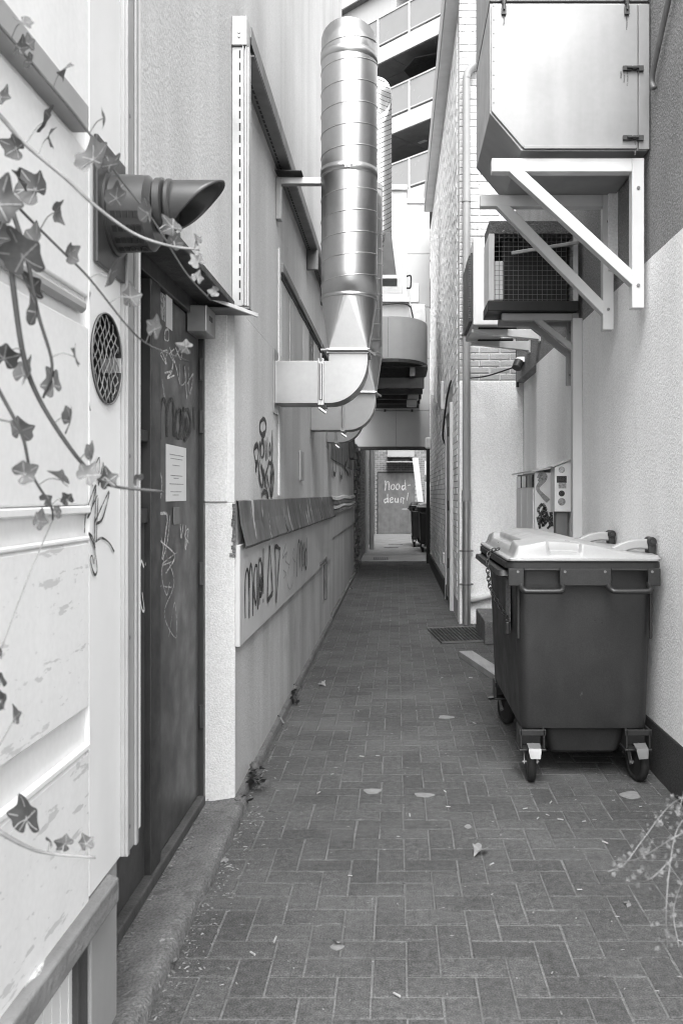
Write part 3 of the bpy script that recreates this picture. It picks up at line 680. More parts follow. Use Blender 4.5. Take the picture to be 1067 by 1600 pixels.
# left brick pier with toothed edge, and the brick wall after it
lp = thing('brick_pier', (-.76, 15.2, 0), 'rough dark brick pier on the left of the passage', 'brick pier')
MB().box(-1.4, -.79, 15.11, 17.48, 0, 2.32).build('core', 'mortar_dark', lp)
mb = MB()
for r_ in range(31):
    z = .005 + r_ * .0745
    for y in (15.12, 15.4, 15.7, 16.0, 16.3, 16.6, 16.9, 17.2):
        mb.box(-.9, -.735 + random.uniform(-.03, .035), y, y + .26, z, z + .058)
    mb.box(-1.2, -.79 + random.uniform(0, .06), 15.105, 15.12, z, z + .058)
stuff(mb.build('brickwork', 'brick_dark', lp))
lw = thing('yard_wall', (-.75, 22, 0), 'brick wall with pipes on the left beyond the passage', 'wall')
MB().box(-1.4, -.76, 18.0, 30.4, 0, 4.5).build('wall', 'mortar', lw)
bricks(lw, (-.76, 18.0, .01), (0, 1, 0), 12.3, 4.4, (1, 0, 0), 'brick')
for px0, X, y, r_, m, nm, lab in ((571, -.71, 20.4, .05, 'white_paint', 'drain_pipe', 'pale rain pipe on the yard wall, nearer the passage'), (580, -.62, 21.8, .055, 'pvc', 'drain_pipe', 'grey rain pipe in front of the yard wall, nearer the emergency door')):
    tag(MB().cyl((X, y, 0), (X, y, 4.3), r_, 16).build(nm, m, smooth='auto', loc=(X, y, 0)), lab, 'drain pipe')
EY = 30.4
eh = thing('end_house', (0, EY, 0), 'brown grey brick house closing the alley, with emergency door', 'building')
MB().box(-1.6, 3, EY, EY + .4, -.02, 6.5).build('wall', 'mortar', eh)
bricks(eh, (-1.6, EY, .01), (1, 0, 0), 4.2, 5.5, (0, -1, 0), 'brick', inside=lambda u, v: not (-.66 < u - 1.6 < .68 and v < 2.15))
bx('door', 'mid_metal', eh, (-.65, .66, EY - .02, EY + .05, .02, 2.14), .006)
bx('door_frame', 'dark_metal', eh, (-.68, -.65, EY - .03, EY + .05, 0, 2.17), .003)
bx('door_frame', 'dark_metal', eh, (-.65, .66, EY - .03, EY + .05, 2.14, 2.2), .003)
fe = lambda x, y: onY(540 + x / 5.335, 600 + y / 5.335, EY - .021)
scrawl('lettering', 'chalk', eh, [[(330, 805), (332, 850), (328, 890)], [(332, 845), (348, 812), (360, 830), (360, 885)], [(395, 835), (378, 855), (385, 880), (405, 870), (405, 845), (395, 835)], [(435, 830), (418, 855), (428, 880), (448, 865), (445, 840), (435, 830)],
  [(490, 845), (470, 855), (475, 882), (495, 865)], [(492, 800), (496, 840), (498, 885)], [(515, 845), (540, 842)],
  [(345, 955), (322, 965), (328, 990), (350, 975)], [(348, 915), (350, 950), (355, 992)], [(370, 970), (392, 958), (385, 945), (368, 960), (376, 988), (395, 982)], [(412, 950), (412, 980), (432, 982), (436, 950), (438, 990)], [(460, 990), (460, 955), (475, 945), (490, 960)], [(478, 945), (480, 1000)], [(520, 905), (510, 970)], [(470, 1042), (520, 1042)]], fe, .035, (0, -1, 0))
bx('vent_louvre', 'white_paint', eh, (onY(663, 0, EY).x, onY(672, 0, EY).x, EY - .04, EY - .008, onY(0, 742, EY).z, onY(0, 720, EY).z), 0)
bx('cable_duct', 'dark_metal', eh, (-.86, -.84, EY - .03, EY - .007, 1.0, 2.6), 0)
ac = thing('wall_air_unit', (0, EY - .3, 2.5), 'white boxy unit hanging above the emergency door', 'air unit')
bx('casing', 'grey_paint', ac, (onY(605, 0, EY).x, onY(647, 0, EY).x, EY - .5, EY - .01, 2.68, 2.98), .02)
bx('shelf', 'grey_paint', ac, (onY(604, 0, EY).x, onY(648, 0, EY).x, EY - .55, EY - .01, 2.50, 2.54), .004)
bx('feet', 'black', ac, (onY(612, 0, EY).x, onY(640, 0, EY).x, EY - .4, EY - .1, 2.54, 2.68), .004)
bd = MB().hexa([onY(653, 790, 27.5), onY(662, 790, 27.5), onY(653, 715, 28.5), onY(644, 715, 28.5)], [onY(653, 790, 27.5) + Vector((0, .05, 0)), onY(662, 790, 27.5) + Vector((0, .05, 0)), onY(653, 715, 28.5) + Vector((0, .05, 0)), onY(644, 715, 28.5) + Vector((0, .05, 0))]).build('leaning_board', 'grey_paint', loc=(.7, 28, 0))
tag(bd, 'tall white board leaning beside the emergency door', 'board')
cb = thing('white_cabinet', (1.0, 25.5, 0), 'white cabinet behind the rear waste containers', 'cabinet')
bx('body', 'white_paint', cb, (.85, 1.6, 25.5, 26.1, 0, 1.75), .01)
yr = MB().box(1.62, 1.9, 17.6, 30.4, 0, 5).build('yard_side_wall', 'brick', loc=(1.62, 24, 0)); tag(yr, 'brick side wall on the right of the rear yard', 'wall')

# ---- modern balcony building behind everything
A = Vector((.515, 33, 0)); D = Vector((-.717, .697, 0)); Nn = Vector((-.697, -.717, 0))
bb = thing('balcony_building', (A.x, A.y, 0), 'tall modern white building with glazed balconies above the alley', 'building')
def fbox(name, m, parent, t0, t1, d0, d1, z0, z1, bevel=0):
    q = lambda t, d, z: A + D * t + Nn * d + Vector((0, 0, z))
    return MB().hexa([q(t0, d0, z0), q(t1, d0, z0), q(t1, d1, z0), q(t0, d1, z0)], [q(t0, d0, z1), q(t1, d0, z1), q(t1, d1, z1), q(t0, d1, z1)]).build(name, m, parent, bevel=bevel)
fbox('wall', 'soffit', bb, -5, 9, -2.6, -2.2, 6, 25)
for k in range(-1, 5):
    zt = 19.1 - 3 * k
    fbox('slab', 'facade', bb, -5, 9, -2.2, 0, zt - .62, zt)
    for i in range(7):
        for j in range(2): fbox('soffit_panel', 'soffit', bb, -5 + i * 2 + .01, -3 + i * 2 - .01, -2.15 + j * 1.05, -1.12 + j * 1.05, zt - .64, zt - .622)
    fbox('bottom_rail', 'facade', bb, -5, 9, -.08, -.02, zt + .1, zt + .15); fbox('hand_rail', 'facade', bb, -5, 9, -.09, -.01, zt + 1.17, zt + 1.23)
    for i in range(8):
        t = -5.1 + i * 1.7
        fbox('post', 'facade', bb, t, t + .09, -.1, 0, zt, zt + 1.168)
        fbox('glass_pane', 'glass_panel', bb, t + .1, t + 1.69, -.06, -.04, zt + .152, zt + 1.168)
fbox('screen_wall', 'facade', bb, 1.0, 9, -2.0, -.3, 20.0, 22.4)
fbox('ceiling_lamp', 'facade', bb, .35, .75, -1.4, -1.25, 13.1 + 2.33, 13.1 + 2.355)
ps = thing('parasol', A + D * -.6 + Nn * -1.2 + Vector((0, 0, 16.1)), 'open black parasol on a balcony', 'parasol')
pc = A + D * -.5 + Nn * -1.1 + Vector((0, 0, 16.1))
mb = MB()
for i in range(8):
    a, b = R(45 * i), R(45 * i + 45); r_ = 1.35
    mb.add([pc + Vector((0, 0, 2.25)), pc + Vector((r_ * math.cos(a), r_ * math.sin(a), 1.75)), pc + Vector((r_ * math.cos(b), r_ * math.sin(b), 1.75))], [(0, 1, 2)])
mb.build('canopy', 'black', ps, solid=.01)
MB().cyl(pc, pc + Vector((0, 0, 2.2)), .03, 8).build('pole', 'tray', ps)
# ================================================================ DUCTS
def helix_tube(mb, cx, cy_, r, z0, z1, pitch, rad, zt=None, n=40, ph=0):
    pts = []; k = 0
    while True:
        a = ph + 2 * math.pi * k / n; z = z0 + pitch * k / n
        if z > z1: break
        if zt is None or z < zt(a) - .02: pts.append((cx + r * math.cos(a), cy_ + r * math.sin(a), z))
        elif len(pts) > 2: mb.tube(pts, rad, 5); pts = []
        k += 1
    if len(pts) > 2: mb.tube(pts, rad, 5)
def riser(parent, cx, cy_, r, z0, zt, name='riser', m='galv'):
    n = 64; rings = []
    ang = [2 * math.pi * i / n for i in range(n)]
    for k in range(13):
        t = k / 12; rings.append([(cx + r * math.cos(a), cy_ + r * math.sin(a), z0 + (zt(a) - z0) * t) for a in ang])
    return MB().loft(rings, caps=False).build(name, m, parent, smooth=True, solid=.002)
def duct(Y, cx, label, top, plate=True, clamp=True, band=None):
    d = thing('ventilation_duct', (LX, Y, 2.05), label, 'duct', 'wall outlet ducts')
    zb, zt, hw_ = 1.936, 2.186, .12; xi = cx - .115; xo = cx + .115; R_ = xo - xi; zc = 2.186 + .012
    bx('wall_plate', 'galv_dull', d, (LX + .001, LX + .006, Y - .17, Y + .17, zb - .06, zt + .07), .001)
    xm = xi - .045
    bx('straight', 'galv_flat', d, (LX + .006, xm, Y - hw_, Y + hw_, zb, zt), .002)
    # elbow: square inner corner, curved outer side
    ring0 = [(xi, zc)]; prof = [(xm, zt + .0), (xm, zb)] + [(xi + R_ * math.sin(R(t)), zc - (zc - zb) * math.cos(R(t))) for t in range(0, 91, 6)] + [(xo, zc + .05), (xi, zc + .05), (xi, zt)]
    a = [(x, Y - hw_, z) for x, z in prof]; b = [(x, Y + hw_, z) for x, z in prof]
    MB().loft([a, b]).build('elbow', 'galv_flat', d, smooth='auto', bevel=.002)
    # square to round
    z1, r = 2.575, .168; z0 = zc + .05
    n = 48; sq = [Vector((xo, Y + hw_, z0)), Vector((xi, Y + hw_, z0)), Vector((xi, Y - hw_, z0)), Vector((xo, Y - hw_, z0))]
    mb = MB(); cir = [Vector((cx + r * math.cos(R(360 * i / n)), Y + r * math.sin(R(360 * i / n)), z1)) for i in range(n)]
    for q in range(4):
        for i in range(n // 4): mb.add([sq[q], cir[(q * 12 + i + 1) % n], cir[(q * 12 + i) % n]][::-1], [(0, 1, 2)])
        e = cir[((q + 1) * 12) % n]; mb.add([sq[q], sq[(q + 1) % 4], e], [(0, 1, 2)])
    mb.build('transition', 'galv', d)
    MB().tube([(cx, Y, z1 - .012), (cx, Y, z1 - .01), (cx, Y, z1 + .01), (cx, Y, z1 + .012)], [r, r + .004, r + .004, r], 64, caps=False).build('joint_band', 'galv', d, smooth=True)
    rs = riser(d, cx, Y, r, z1, top)
    mb = MB(); helix_tube(mb, cx, Y, r, z1 + .03, max(top(0), top(-1.57)), .127, .0045, top, ph=1.0); mb.build('seam', 'galv', rs, smooth=True)
    if band:
        for z in band: MB().tube([(cx, Y, z), (cx, Y, z + .001), (cx, Y, z + .05), (cx, Y, z + .051)], [r, r + .004, r + .004, r], 64, caps=False).build('band', 'galv', rs, smooth=True)
        z = band[0] + .025; MB().bar((cx - .05, Y - r - .012, z), (cx + .03, Y - r - .012, z), .012, .01).bar((cx - .01, Y - r - .012, z - .02), (cx - .01, Y - r - .012, z + .02), .01, .01).bar((cx + .008, Y - r - .012, z - .02), (cx + .008, Y - r - .012, z + .02), .01, .01).build('clamp_bolt', 'chrome', rs)
    # flange with locking rods
    bx('flange', 'galv_dull', d, (xm - .018, xm + .018, Y - hw_ - .012, Y + hw_ + .012, zb - .012, zt + .012), .002)
    MB().cyl((xm, Y - hw_ - .022, zb + .02), (xm, Y - hw_ - .022, zt - .02), .011, 12).cyl((xm - .012, Y - hw_ - .02, zb - .03), (xm + .03, Y - hw_ - .02, zb - .06), .009, 8).cyl((xm, Y - hw_ - .02, zt), (xm, Y - hw_ - .02, zt + .04), .008, 8).build('locking_rod', 'galv_dull', d, smooth='auto')
    bx('flange', 'galv_dull', d, (xi - .012, xo + .012, Y - hw_ - .012, Y + hw_ + .012, z0 - .018, z0 + .012), .002)
    MB().cyl((xi + .0, Y - hw_ - .022, z0), (xo - .0, Y - hw_ - .022, z0), .012, 12).cyl((xi - .045, Y - hw_ - .01, z0), (xi - .0, Y - hw_ - .02, z0), .008, 8).cyl((xo, Y - hw_ - .02, z0), (xo + .045, Y - hw_ - .0, z0 - .03), .009, 8).build('locking_rod', 'galv_dull', d, smooth='auto')
    return d
duct(5.2, -.283, 'nearest shiny spiral duct rising from a square elbow with open slanted top', lambda a: 4.11 - .08 * math.sin(a), band=[3.30, 3.99])
duct(7.33, -.287, 'second shiny duct, partly hidden behind the nearest one', lambda a: 4.02)
duct(9.0, -.455, 'third duct elbow, lowest and farthest along the left wall', lambda a: 3.6)
sd = thing('spiral_chimney', (-.225, 10.0, 3.9), 'finely ribbed spiral pipe with slanted open top behind the nearest duct', 'duct')
topf = lambda a: 5.95 - .26 * -math.sin(a) if False else 6.03 + .3 * math.sin(a)
rs = riser(sd, -.225, 10.0, .17, 4.3, topf, 'pipe', 'galv_dull')
mb = MB()
for k in range(11): helix_tube(mb, -.225, 10.0, .171, 3.9, 6.35, .62, .0045, lambda a: topf(a), ph=k * .5712)
mb.v and None; mb; mb.build('seam', 'dark_metal', rs, smooth=True)
MB().hexa([(-.42, 9.83, 3.9), (.0, 9.83, 3.9), (.0, 10.2, 3.9), (-.42, 10.2, 3.9)], [(-.39, 9.86, 4.4), (-.06, 9.86, 4.4), (-.06, 10.17, 4.4), (-.39, 10.17, 4.4)]).build('hood', 'dark_metal', sd, bevel=.004)
MB().box(-.43, .01, 9.82, 10.21, 3.86, 3.899).build('hood_flange', 'tray', sd)
db = thing('duct_bracket', (LX, 5.3, 3.2), 'angled metal bracket holding the nearest duct to the wall', 'bracket')
MB().box(LX + .0, LX + .03, 5.16, 5.22, 3.05, 3.3).build('wall_leg', 'galv_flat', db, bevel=.002)
MB().box(LX + .03, -.45, 5.165, 5.215, 3.262, 3.30).build('arm', 'galv_flat', db, bevel=.002)
MB().add([(LX, 5.1, 3.32), (LX + .16, 5.1, 3.315), (LX + .16, 5.3, 3.315), (LX, 5.3, 3.34)], [(0, 1, 2, 3)]).build('cover_plate', 'dark_metal', db, solid=.004)

# ================================================================ ROOF PLANT ABOVE THE PASSAGE
fn = thing('curved_fan_housing', (.1, 13, 3.3), 'grey steel housing with curved front hanging over the rear alley', 'ventilation unit')
plan = [(-.72, 12.6)] + [(-.3 + .2 * 0, 12.6)] + [(-.05 + .53 * math.sin(R(t)), 13.35 - .78 * math.cos(R(t))) for t in range(0, 91, 9)] + [(.48, 14.2), (-.72, 14.2)]
def ext(pl, z0, z1): return [[(x, y, z0) for x, y in pl], [(x, y, z1) for x, y in pl]]
MB().loft(ext(plan, 3.38, 4.0)).build('housing', 'grey_paint', fn, smooth='auto', bevel=.004)
MB().loft(ext([(x * 1.015, y + (.02 if y > 13 else -.01)) for x, y in plan], 3.33, 3.378)).build('bottom_rim', 'dark_metal', fn)
for x in (-.12, -.0): MB().cyl((x, 12.58, 3.4), (x, 12.58, 3.98), .004, 6).build('panel_seam', 'mid_metal', fn)
for x in (-.06, .12): MB().cyl((x, 13.3, 4.0), (x, 13.3, 4.22), .075, 20).build('motor', 'mid_metal', fn, smooth='auto')
MB().tube(spline([(-.3, 13.1, 4.27), (.05, 13.1, 4.30), (.2, 13.1, 4.26), (.24, 13.1, 4.15), (.27, 13.1, 4.0)]), .012, 6).build('cable', 'black', fn)
sup = thing('steel_platform', (.0, 13.5, 2.7), 'dark steel beam platform beneath the curved housing', 'platform')
for i in range(5):
    y = 13.0 + i * .75; bx('beam', 'dark_metal', sup, (-.72, .42, y, y + .1, 3.0, 3.16), .004)
for x in (-.45, .2): bx('beam', 'mid_metal', sup, (x, x + .08, 12.9, PY - .01, 3.165, 3.30), .004)
bx('deck', 'dark_metal', sup, (-.72, .46, 12.9, PY - .01, 3.302, 3.328), .002)
uc = thing('plant_cabinet', (-.1, 13.2, 4.4), 'tall white plant cabinet behind the spiral ducts', 'cabinet')
bx('casing', 'white_paint', uc, (-.62, .155, 13.2, 14.0, 4.45, 6.05), .008)
bx('corner_post', 'paper', uc, (.09, .16, 13.17, 13.199, 4.45, 6.0), .004)
bx('base_flange', 'galv', uc, (-.62, .20, 13.12, 13.9, 4.33, 4.40), .003)
bx('base_flange', 'galv', uc, (-.62, .17, 13.15, 13.9, 4.41, 4.447), .003)
bx('lower_casing', 'white_paint', uc, (-.62, .2, 13.2, 14.0, 4.001, 4.328), .004)
bx('top_cap', 'white_paint', uc, (-.64, .17, 13.16, 14.0, 6.052, 6.13), .006)
MB().tube(spline([(.16, 13.17, 4.73), (.215, 13.14, 4.73), (.225, 13.14, 4.66), (.215, 13.14, 4.55), (.16, 13.17, 4.55)]), .013, 8).build('handle', 'black', uc)
ip = thing('foil_wrapped_pipe', (.3, 13.9, 3), 'silver foil wrapped pipe stepping down beside the curved housing', 'pipe')
MB().loft([[(x + dx, y, z) for dx, y in ((0, 14.3), (.24, 14.3), (.24, 14.6), (0, 14.6))] for x, z in ((.24, 4.55), (.26, 4.3), (.22, 4.12), (.25, 3.9), (.22, 3.6))]).build('upper_run', 'chrome', ip, bevel=.01)
zz = 3.62
for i, w in enumerate((.26, .24, .18, .15, .12)):
    h = (.16, .2, .16, .13, .11)[i]; bx('elbow_section', 'chrome' if i % 2 else 'galv_dull', ip, (.22 - i * .012, .22 + w, 14.2, 14.5, zz - h, zz - .004), .012); zz -= h

# ================================================================ RIGHT WALL EQUIPMENT
bxT = thing('ventilation_box', (1.27, 4.7, 3.14), 'large bright sheet metal ventilation box with latches at the upper right', 'ventilation box')
bl, br, bf, bk, bz = .475, RX - .012, 4.38, 5.12, 3.145
prof = [(br, bz), (bl + .16, bz), (bl, bz + .19), (bl, 3.895), (br, 3.895)]
MB().loft([[(x, bf, z) for x, z in prof], [(x, bk, z) for x, z in prof]]).build('housing', 'box_side', bxT, bevel=.004)
prof2 = [(br - .055, bz + .012), (bl + .165, bz + .012), (bl + .006, bz + .197), (bl + .006, 3.885), (br - .055, 3.885)]
MB().loft([[(x, bf - .014, z) for x, z in prof2], [(x, bf - .001, z) for x, z in prof2]]).build('front_door', 'box', bxT, bevel=.004)
bx('frame_strip', 'box', bxT, (br - .05, br + .004, bf - .012, bf - .001, bz + .004, 3.885), .002)
bx('upper_section', 'box', bxT, (bl - .002, br, bf - .004, bk, 3.905, 4.75), .004)
rnd0 = random.Random(3)
def latch(p, vert):
    x, z = p; y = bf - .016; u, v = ((0, 1) if vert else (1, 0))
    mb = MB()
    def b(a0, a1, w, t): 
        if vert: mb.box(x - w, x + w, y - t, y, z + a0, z + a1)
        else: mb.box(x + a0, x + a1, y - t, y, z - w, z + w)
    b(-.05, -.005, .012, .012); b(.0, .018, .009, .018); b(.02, .055, .014, .01); b(-.03, .03, .005, .022)
    mb.build('latch', 'dark_metal', bxT, bevel=.002)
latch((onY(786, 0, bf).x, 3.875), True); latch((onY(977, 0, bf).x, 3.875), True)
latch((onY(986, 0, bf).x, onY(0, 110, bf).z), False); latch((onY(986, 0, bf).x, onY(0, 218, bf).z), False)
lines = []
for px, z0 in ((786, 3.82), (977, 3.82), (973, onY(0, 114, bf).z), (990, onY(0, 222, bf).z), (978, onY(0, 114, bf).z), (968, onY(0, 114, bf).z)):
    x = onY(px, 0, bf).x; n_ = rnd0.uniform(.03, .1); lines.append([(x, z0), (x + .002, z0 - n_ * .5), (x, z0 - n_)])
for k in range(0):
    x = bl + .04 + rnd0.random() * .68; z0 = 3.88; n_ = rnd0.uniform(.04, .2); lines.append([(x, z0), (x + .002, z0 - n_ * .5), (x, z0 - n_)])
scrawl('rust_run', 'stain', bxT, lines, lambda x, z: Vector((x, bf - .0145, z)), .007, (0, -1, 0), .0004)
for k in range(9): MB().cyl((bl + .018, bf - .017, bz + .24 + k * .07), (bl + .018, bf - .0135, bz + .24 + k * .07), .004, 8).build('rivet', 'mid_metal', bxT)
bx('bottom_lip', 'box', bxT, (bl + .17, br - .06, bf - .02, bf - .0145, bz + .004, bz + .022), .002)
def bracket(Y, xl, xr, zt, s, xd, zd, zb, label, grp, m='white_paint', loc_name='wall_bracket'):
    t = thing(loc_name, (xr, Y, zb), label, 'bracket', grp)
    bx('arm', m, t, (xl, xr - s, Y, Y + s, zt - s * 1.1, zt), .004)
    bx('wall_post', m, t, (xr - s, xr, Y - .001, Y + s + .001, zb, zt + .001), .004)
    a = Vector((xd, Y + s / 2, zt - s * .7)); b = Vector((xr - s * .6, Y + s / 2, zd))
    MB().bar(a, b, s * .92, s * .96, up=(0, 1, 0)).build('brace', m, t, bevel=.004)
    for q in (.15, .8): MB().cyl((xr - s / 2, Y - .006, zb + (zt - zb) * q), (xr - s / 2, Y, zb + (zt - zb) * q), .009, 8).build('bolt', 'mid_metal', t)
    return t
Y1, Y2 = 4.40, 5.02
bracket(Y1, onY(768, 0, Y1).x, RX - .025, onY(0, 247, Y1).z, .062, onY(800, 0, Y1).x, onY(0, 440, Y1).z, onY(0, 481, Y1).z, 'nearer white steel bracket under the ventilation box', 'ventilation box brackets')
bracket(Y2, onY(750, 0, Y2).x, RX - .025, onY(0, 304, Y2).z, .062, onY(780, 0, Y2).x, onY(0, 487, Y2).z, onY(0, 515, Y2).z, 'farther shaded steel bracket under the ventilation box', 'ventilation box brackets')

mu = thing('mesh_fronted_unit', (1.2, 6.0, 2.6), 'old open cooling unit with wire mesh front below the ventilation box', 'cooling unit')
Ym = 5.95; q = lambda px, py: onY(px, py, Ym)
ml, mr_, mt, mbz = q(764, 0).x, q(903, 0).x, q(0, 345).z, q(0, 470).z
bx('top_panel', 'concrete', mu, (ml, mr_, Ym, Ym + .32, mt - .09, mt), .004)
bx('left_panel', 'white_paint', mu, (ml - .004, ml + .035, Ym - .01, Ym + .32, mbz, mt - .091), .003)
bx('right_panel', 'white_paint', mu, (mr_ - .035, mr_, Ym, Ym + .32, mbz, mt - .091), .003)
bx('base_pan', 'black', mu, (ml - .01, mr_, Ym - .01, Ym + .32, mbz - .07, mbz - .002), .004)
bx('back_panel', 'black', mu, (ml, mr_, Ym + .285, Ym + .315, mbz, mt - .09), 0)
bx('coil', 'black', mu, (ml + .1, mr_ - .06, Ym + .1, Ym + .25, mbz + .02, mt - .12), 0)
bx('insulation', 'paper', mu, (ml + .037, ml + .1, Ym + .012, Ym + .09, mbz + .005, mbz + .28), .01)
mb = MB(); x = ml + .035
while x < mr_ - .035: mb.box(x, x + .002, Ym + .004, Ym + .007, mbz, mt - .092); x += .033
z = mbz + .01
while z < mt - .095: mb.box(ml + .035, mr_ - .035, Ym + .001, Ym + .004, z, z + .002); z += .033
mb.build('wire_mesh', 'mid_metal', mu)
MB().bar(q(798, 397) + Vector((0, -.02, 0)), q(903, 380) + Vector((0, -.02, 0)), .018, .022).build('loose_bar', 'tray', mu, bevel=.002)
bracket(6.0, q(785, 0).x, RX - .02, mbz - .075, .045, q(838, 0).x, mbz - .33, mbz - .55, 'nearer slim bracket carrying the mesh fronted unit', 'cooling unit brackets', 'grey_paint')
bracket(6.2, q(785, 0).x, RX - .02, mbz - .078, .045, q(838, 0).x, mbz - .33, mbz - .55, 'farther slim bracket carrying the mesh fronted unit', 'cooling unit brackets', 'grey_paint')
cu = thing('condenser_unit', (.8, 7.8, 2.8), 'white condenser unit with louvred side behind the mesh fronted unit', 'air unit')
Yc = 7.6; q = lambda px, py: onY(px, py, Yc)
bx('casing', 'white_paint', cu, (q(739, 0).x, q(739, 0).x + .32, Yc, Yc + .85, q(0, 508).z, q(0, 372).z), .012)
bx('grille_frame', 'dark_metal', cu, (q(739, 0).x - .02, q(739, 0).x - .001, Yc + .06, Yc + .8, q(0, 500).z, q(0, 392).z), .004)
mb = MB(); z = q(0, 500).z + .01
while z < q(0, 394).z: mb.box(q(739, 0).x - .03, q(739, 0).x - .021, Yc + .07, Yc + .79, z, z + .01); z += .022
mb.build('louvre', 'mid_metal', cu)
for Yb, zt, lab in ((7.7, q(0, 511).z, 'upper pale cantilever arm under the condenser unit'), (8.3, onY(0, 533, 8.3).z, 'lower pale cantilever arm under the condenser unit')):
    t = thing('cantilever_arm', (RX, Yb, zt), lab, 'bracket', 'condenser unit arms')
    xl = onY(737, 0, Yb).x; xr = RX - .003
    MB().hexa([(xl, Yb, zt - .03), (xr, Yb, zt - .09), (xr, Yb + .06, zt - .09), (xl, Yb + .06, zt - .03)], [(xl, Yb, zt), (xr, Yb, zt), (xr, Yb + .06, zt), (xl, Yb + .06, zt)]).build('arm', 'white_paint', t, bevel=.004)
    bx('rubber_pad', 'black', t, (xl + .06, xl + .4, Yb, Yb + .06, zt + .002, zt + .03), .008)
    bx('end_plate', 'white_paint', t, (xr - .012, xr + .002, Yb - .012, Yb + .07, zt - .11, zt + .012), .002)
fl2 = thing('flood_light', (1.25, 8.7, 2.75), 'small white security light with cable on the white brick wall', 'lamp')
c = onY(814, 568, 8.75)
MB().loft([rrect(c.x - .06, c.x + .075, c.y - .08, c.y + .1, c.z + .02, .03), rrect(c.x - .075, c.x + .085, c.y - .1, c.y + .11, c.z + .005, .03), rrect(c.x - .05, c.x + .07, c.y - .06, c.y + .1, c.z + .06, .03)][::1]).build('hood', 'paper', fl2, smooth='auto')
MB().cyl(c + Vector((-.03, -.06, .01)), c + Vector((-.06, -.09, -.06)), .05, 16).build('lens', 'dark_metal', fl2, smooth='auto')
MB().tube([c + Vector((.07, .05, .0)), c + Vector((.09, .3, -.05))], .012, 8).build('arm', 'dark_metal', fl2)
MB().tube(spline([c + Vector((-.05, .1, -.02)), c + Vector((-.3, .4, -.07)), Vector((AX + .1, FY - .03, c.z - .08))]), .008, 6).build('cable', 'black', fl2)
bx('conduit', 'dark_metal', fl2, (c.x + .02, c.x + .05, FY - .05, FY - .012, 2.55, 3.3), .004)

# ---- meter cabinets
m1 = thing('meter_cabinet', (1.2, 7.4, 0), 'white meter cabinet with three doors and black graffiti by the niche', 'cabinet')
X1 = RX - .175; Ya, Yb = 6.95, 7.94
bx('body', 'stile', m1, (X1, RX - .002, Ya, Yb, .3, 1.575), .004)
MB().hexa([(X1 - .03, Ya - .04, 1.578), (RX - .002, Ya - .04, 1.61), (RX - .002, Yb + .15, 1.61), (X1 - .03, Yb + .15, 1.578)], [(X1 - .03, Ya - .04, 1.592), (RX - .002, Ya - .04, 1.625), (RX - .002, Yb + .15, 1.625), (X1 - .03, Yb + .15, 1.592)]).build('roof', 'white_paint', m1)
for i in range(3):
    y = Ya + .02 + i * .325
    dd = bx('door', 'stile', m1, (X1 - .012, X1 - .001, y, y + .31, .75, 1.45), .003)
    bx('window', 'glass_dark', m1, (X1 - .014, X1 - .001, y + .02, y + .29, 1.455, 1.56), .003)
    bx('lock', 'dark_metal', dd, (X1 - .016, X1 - .012, y + .25, y + .27, 1.05, 1.09), 0)
    bx('lower_panel', 'cladding', m1, (X1 - .012, X1 - .001, y, y + .31, .32, .74), .003)
fg = lambda x, y: onY(667 + x / 2.667, 500 + y / 2.667, Ya - .001)
scrawl('graffiti', 'ink_grey', m1, [[(465, 660), (475, 640), (490, 650), (480, 670), (465, 660)], [(485, 665), (460, 700), (480, 730), (505, 755)]], fg, .035, (0, -1, 0))
scrawl('graffiti', 'ink', m1, [[(480, 765), (462, 790), (475, 810), (495, 790), (480, 765)], [(462, 830), (490, 780), (470, 850), (500, 800), (480, 860), (510, 820)], [(495, 800), (512, 850), (500, 870)], [(460, 820), (470, 870)], [(515, 800), (520, 860)]], fg, .024, (0, -1, 0))
m2 = thing('sticker_cabinet', (1.2, 6.4, 0), 'narrow white cabinet covered with stickers beside the corner trim', 'cabinet')
X2 = onY(866, 0, 6.35).x
MB().hexa([(X2, 6.35, 1.27), (RX - .002, 6.35, 1.27), (RX - .002, 6.52, 1.27), (X2, 6.52, 1.27)], [(X2, 6.35, 1.60), (RX - .002, 6.35, 1.65), (RX - .002, 6.52, 1.65), (X2, 6.52, 1.60)]).build('body', 'stile', m2, bevel=.004)
MB().hexa([(X2 - .02, 6.33, 1.597), (RX - .002, 6.33, 1.653), (RX - .002, 6.54, 1.653), (X2 - .02, 6.54, 1.597)], [(X2 - .02, 6.33, 1.608), (RX - .002, 6.33, 1.664), (RX - .002, 6.54, 1.664), (X2 - .02, 6.54, 1.608)]).build('roof', 'white_paint', m2)
bx('cable_cover', 'mid_metal', m2, (X2 + .02, RX - .02, 6.4, 6.5, .0, 1.268), .004)
for i, (px, py, r_, m) in enumerate(((877, 734, .03, 'faded'), (877, 749, .045, 'ink'), (878, 759, .035, 'ink_grey'), (877, 771, .028, 'ink'), (877, 784, .035, 'ink_grey'))):
    p = onY(px, py, 6.349)
    if i in (1, 2): bx('sticker', m, m2, (p.x - r_ * .8, p.x + r_ * .8, 6.3475, 6.349, p.z - r_ * .55, p.z + r_ * .55), 0)
    else: MB().cyl((p.x, 6.3475, p.z), (p.x, 6.349, p.z), r_ * .8, 20).build('sticker', m, m2)

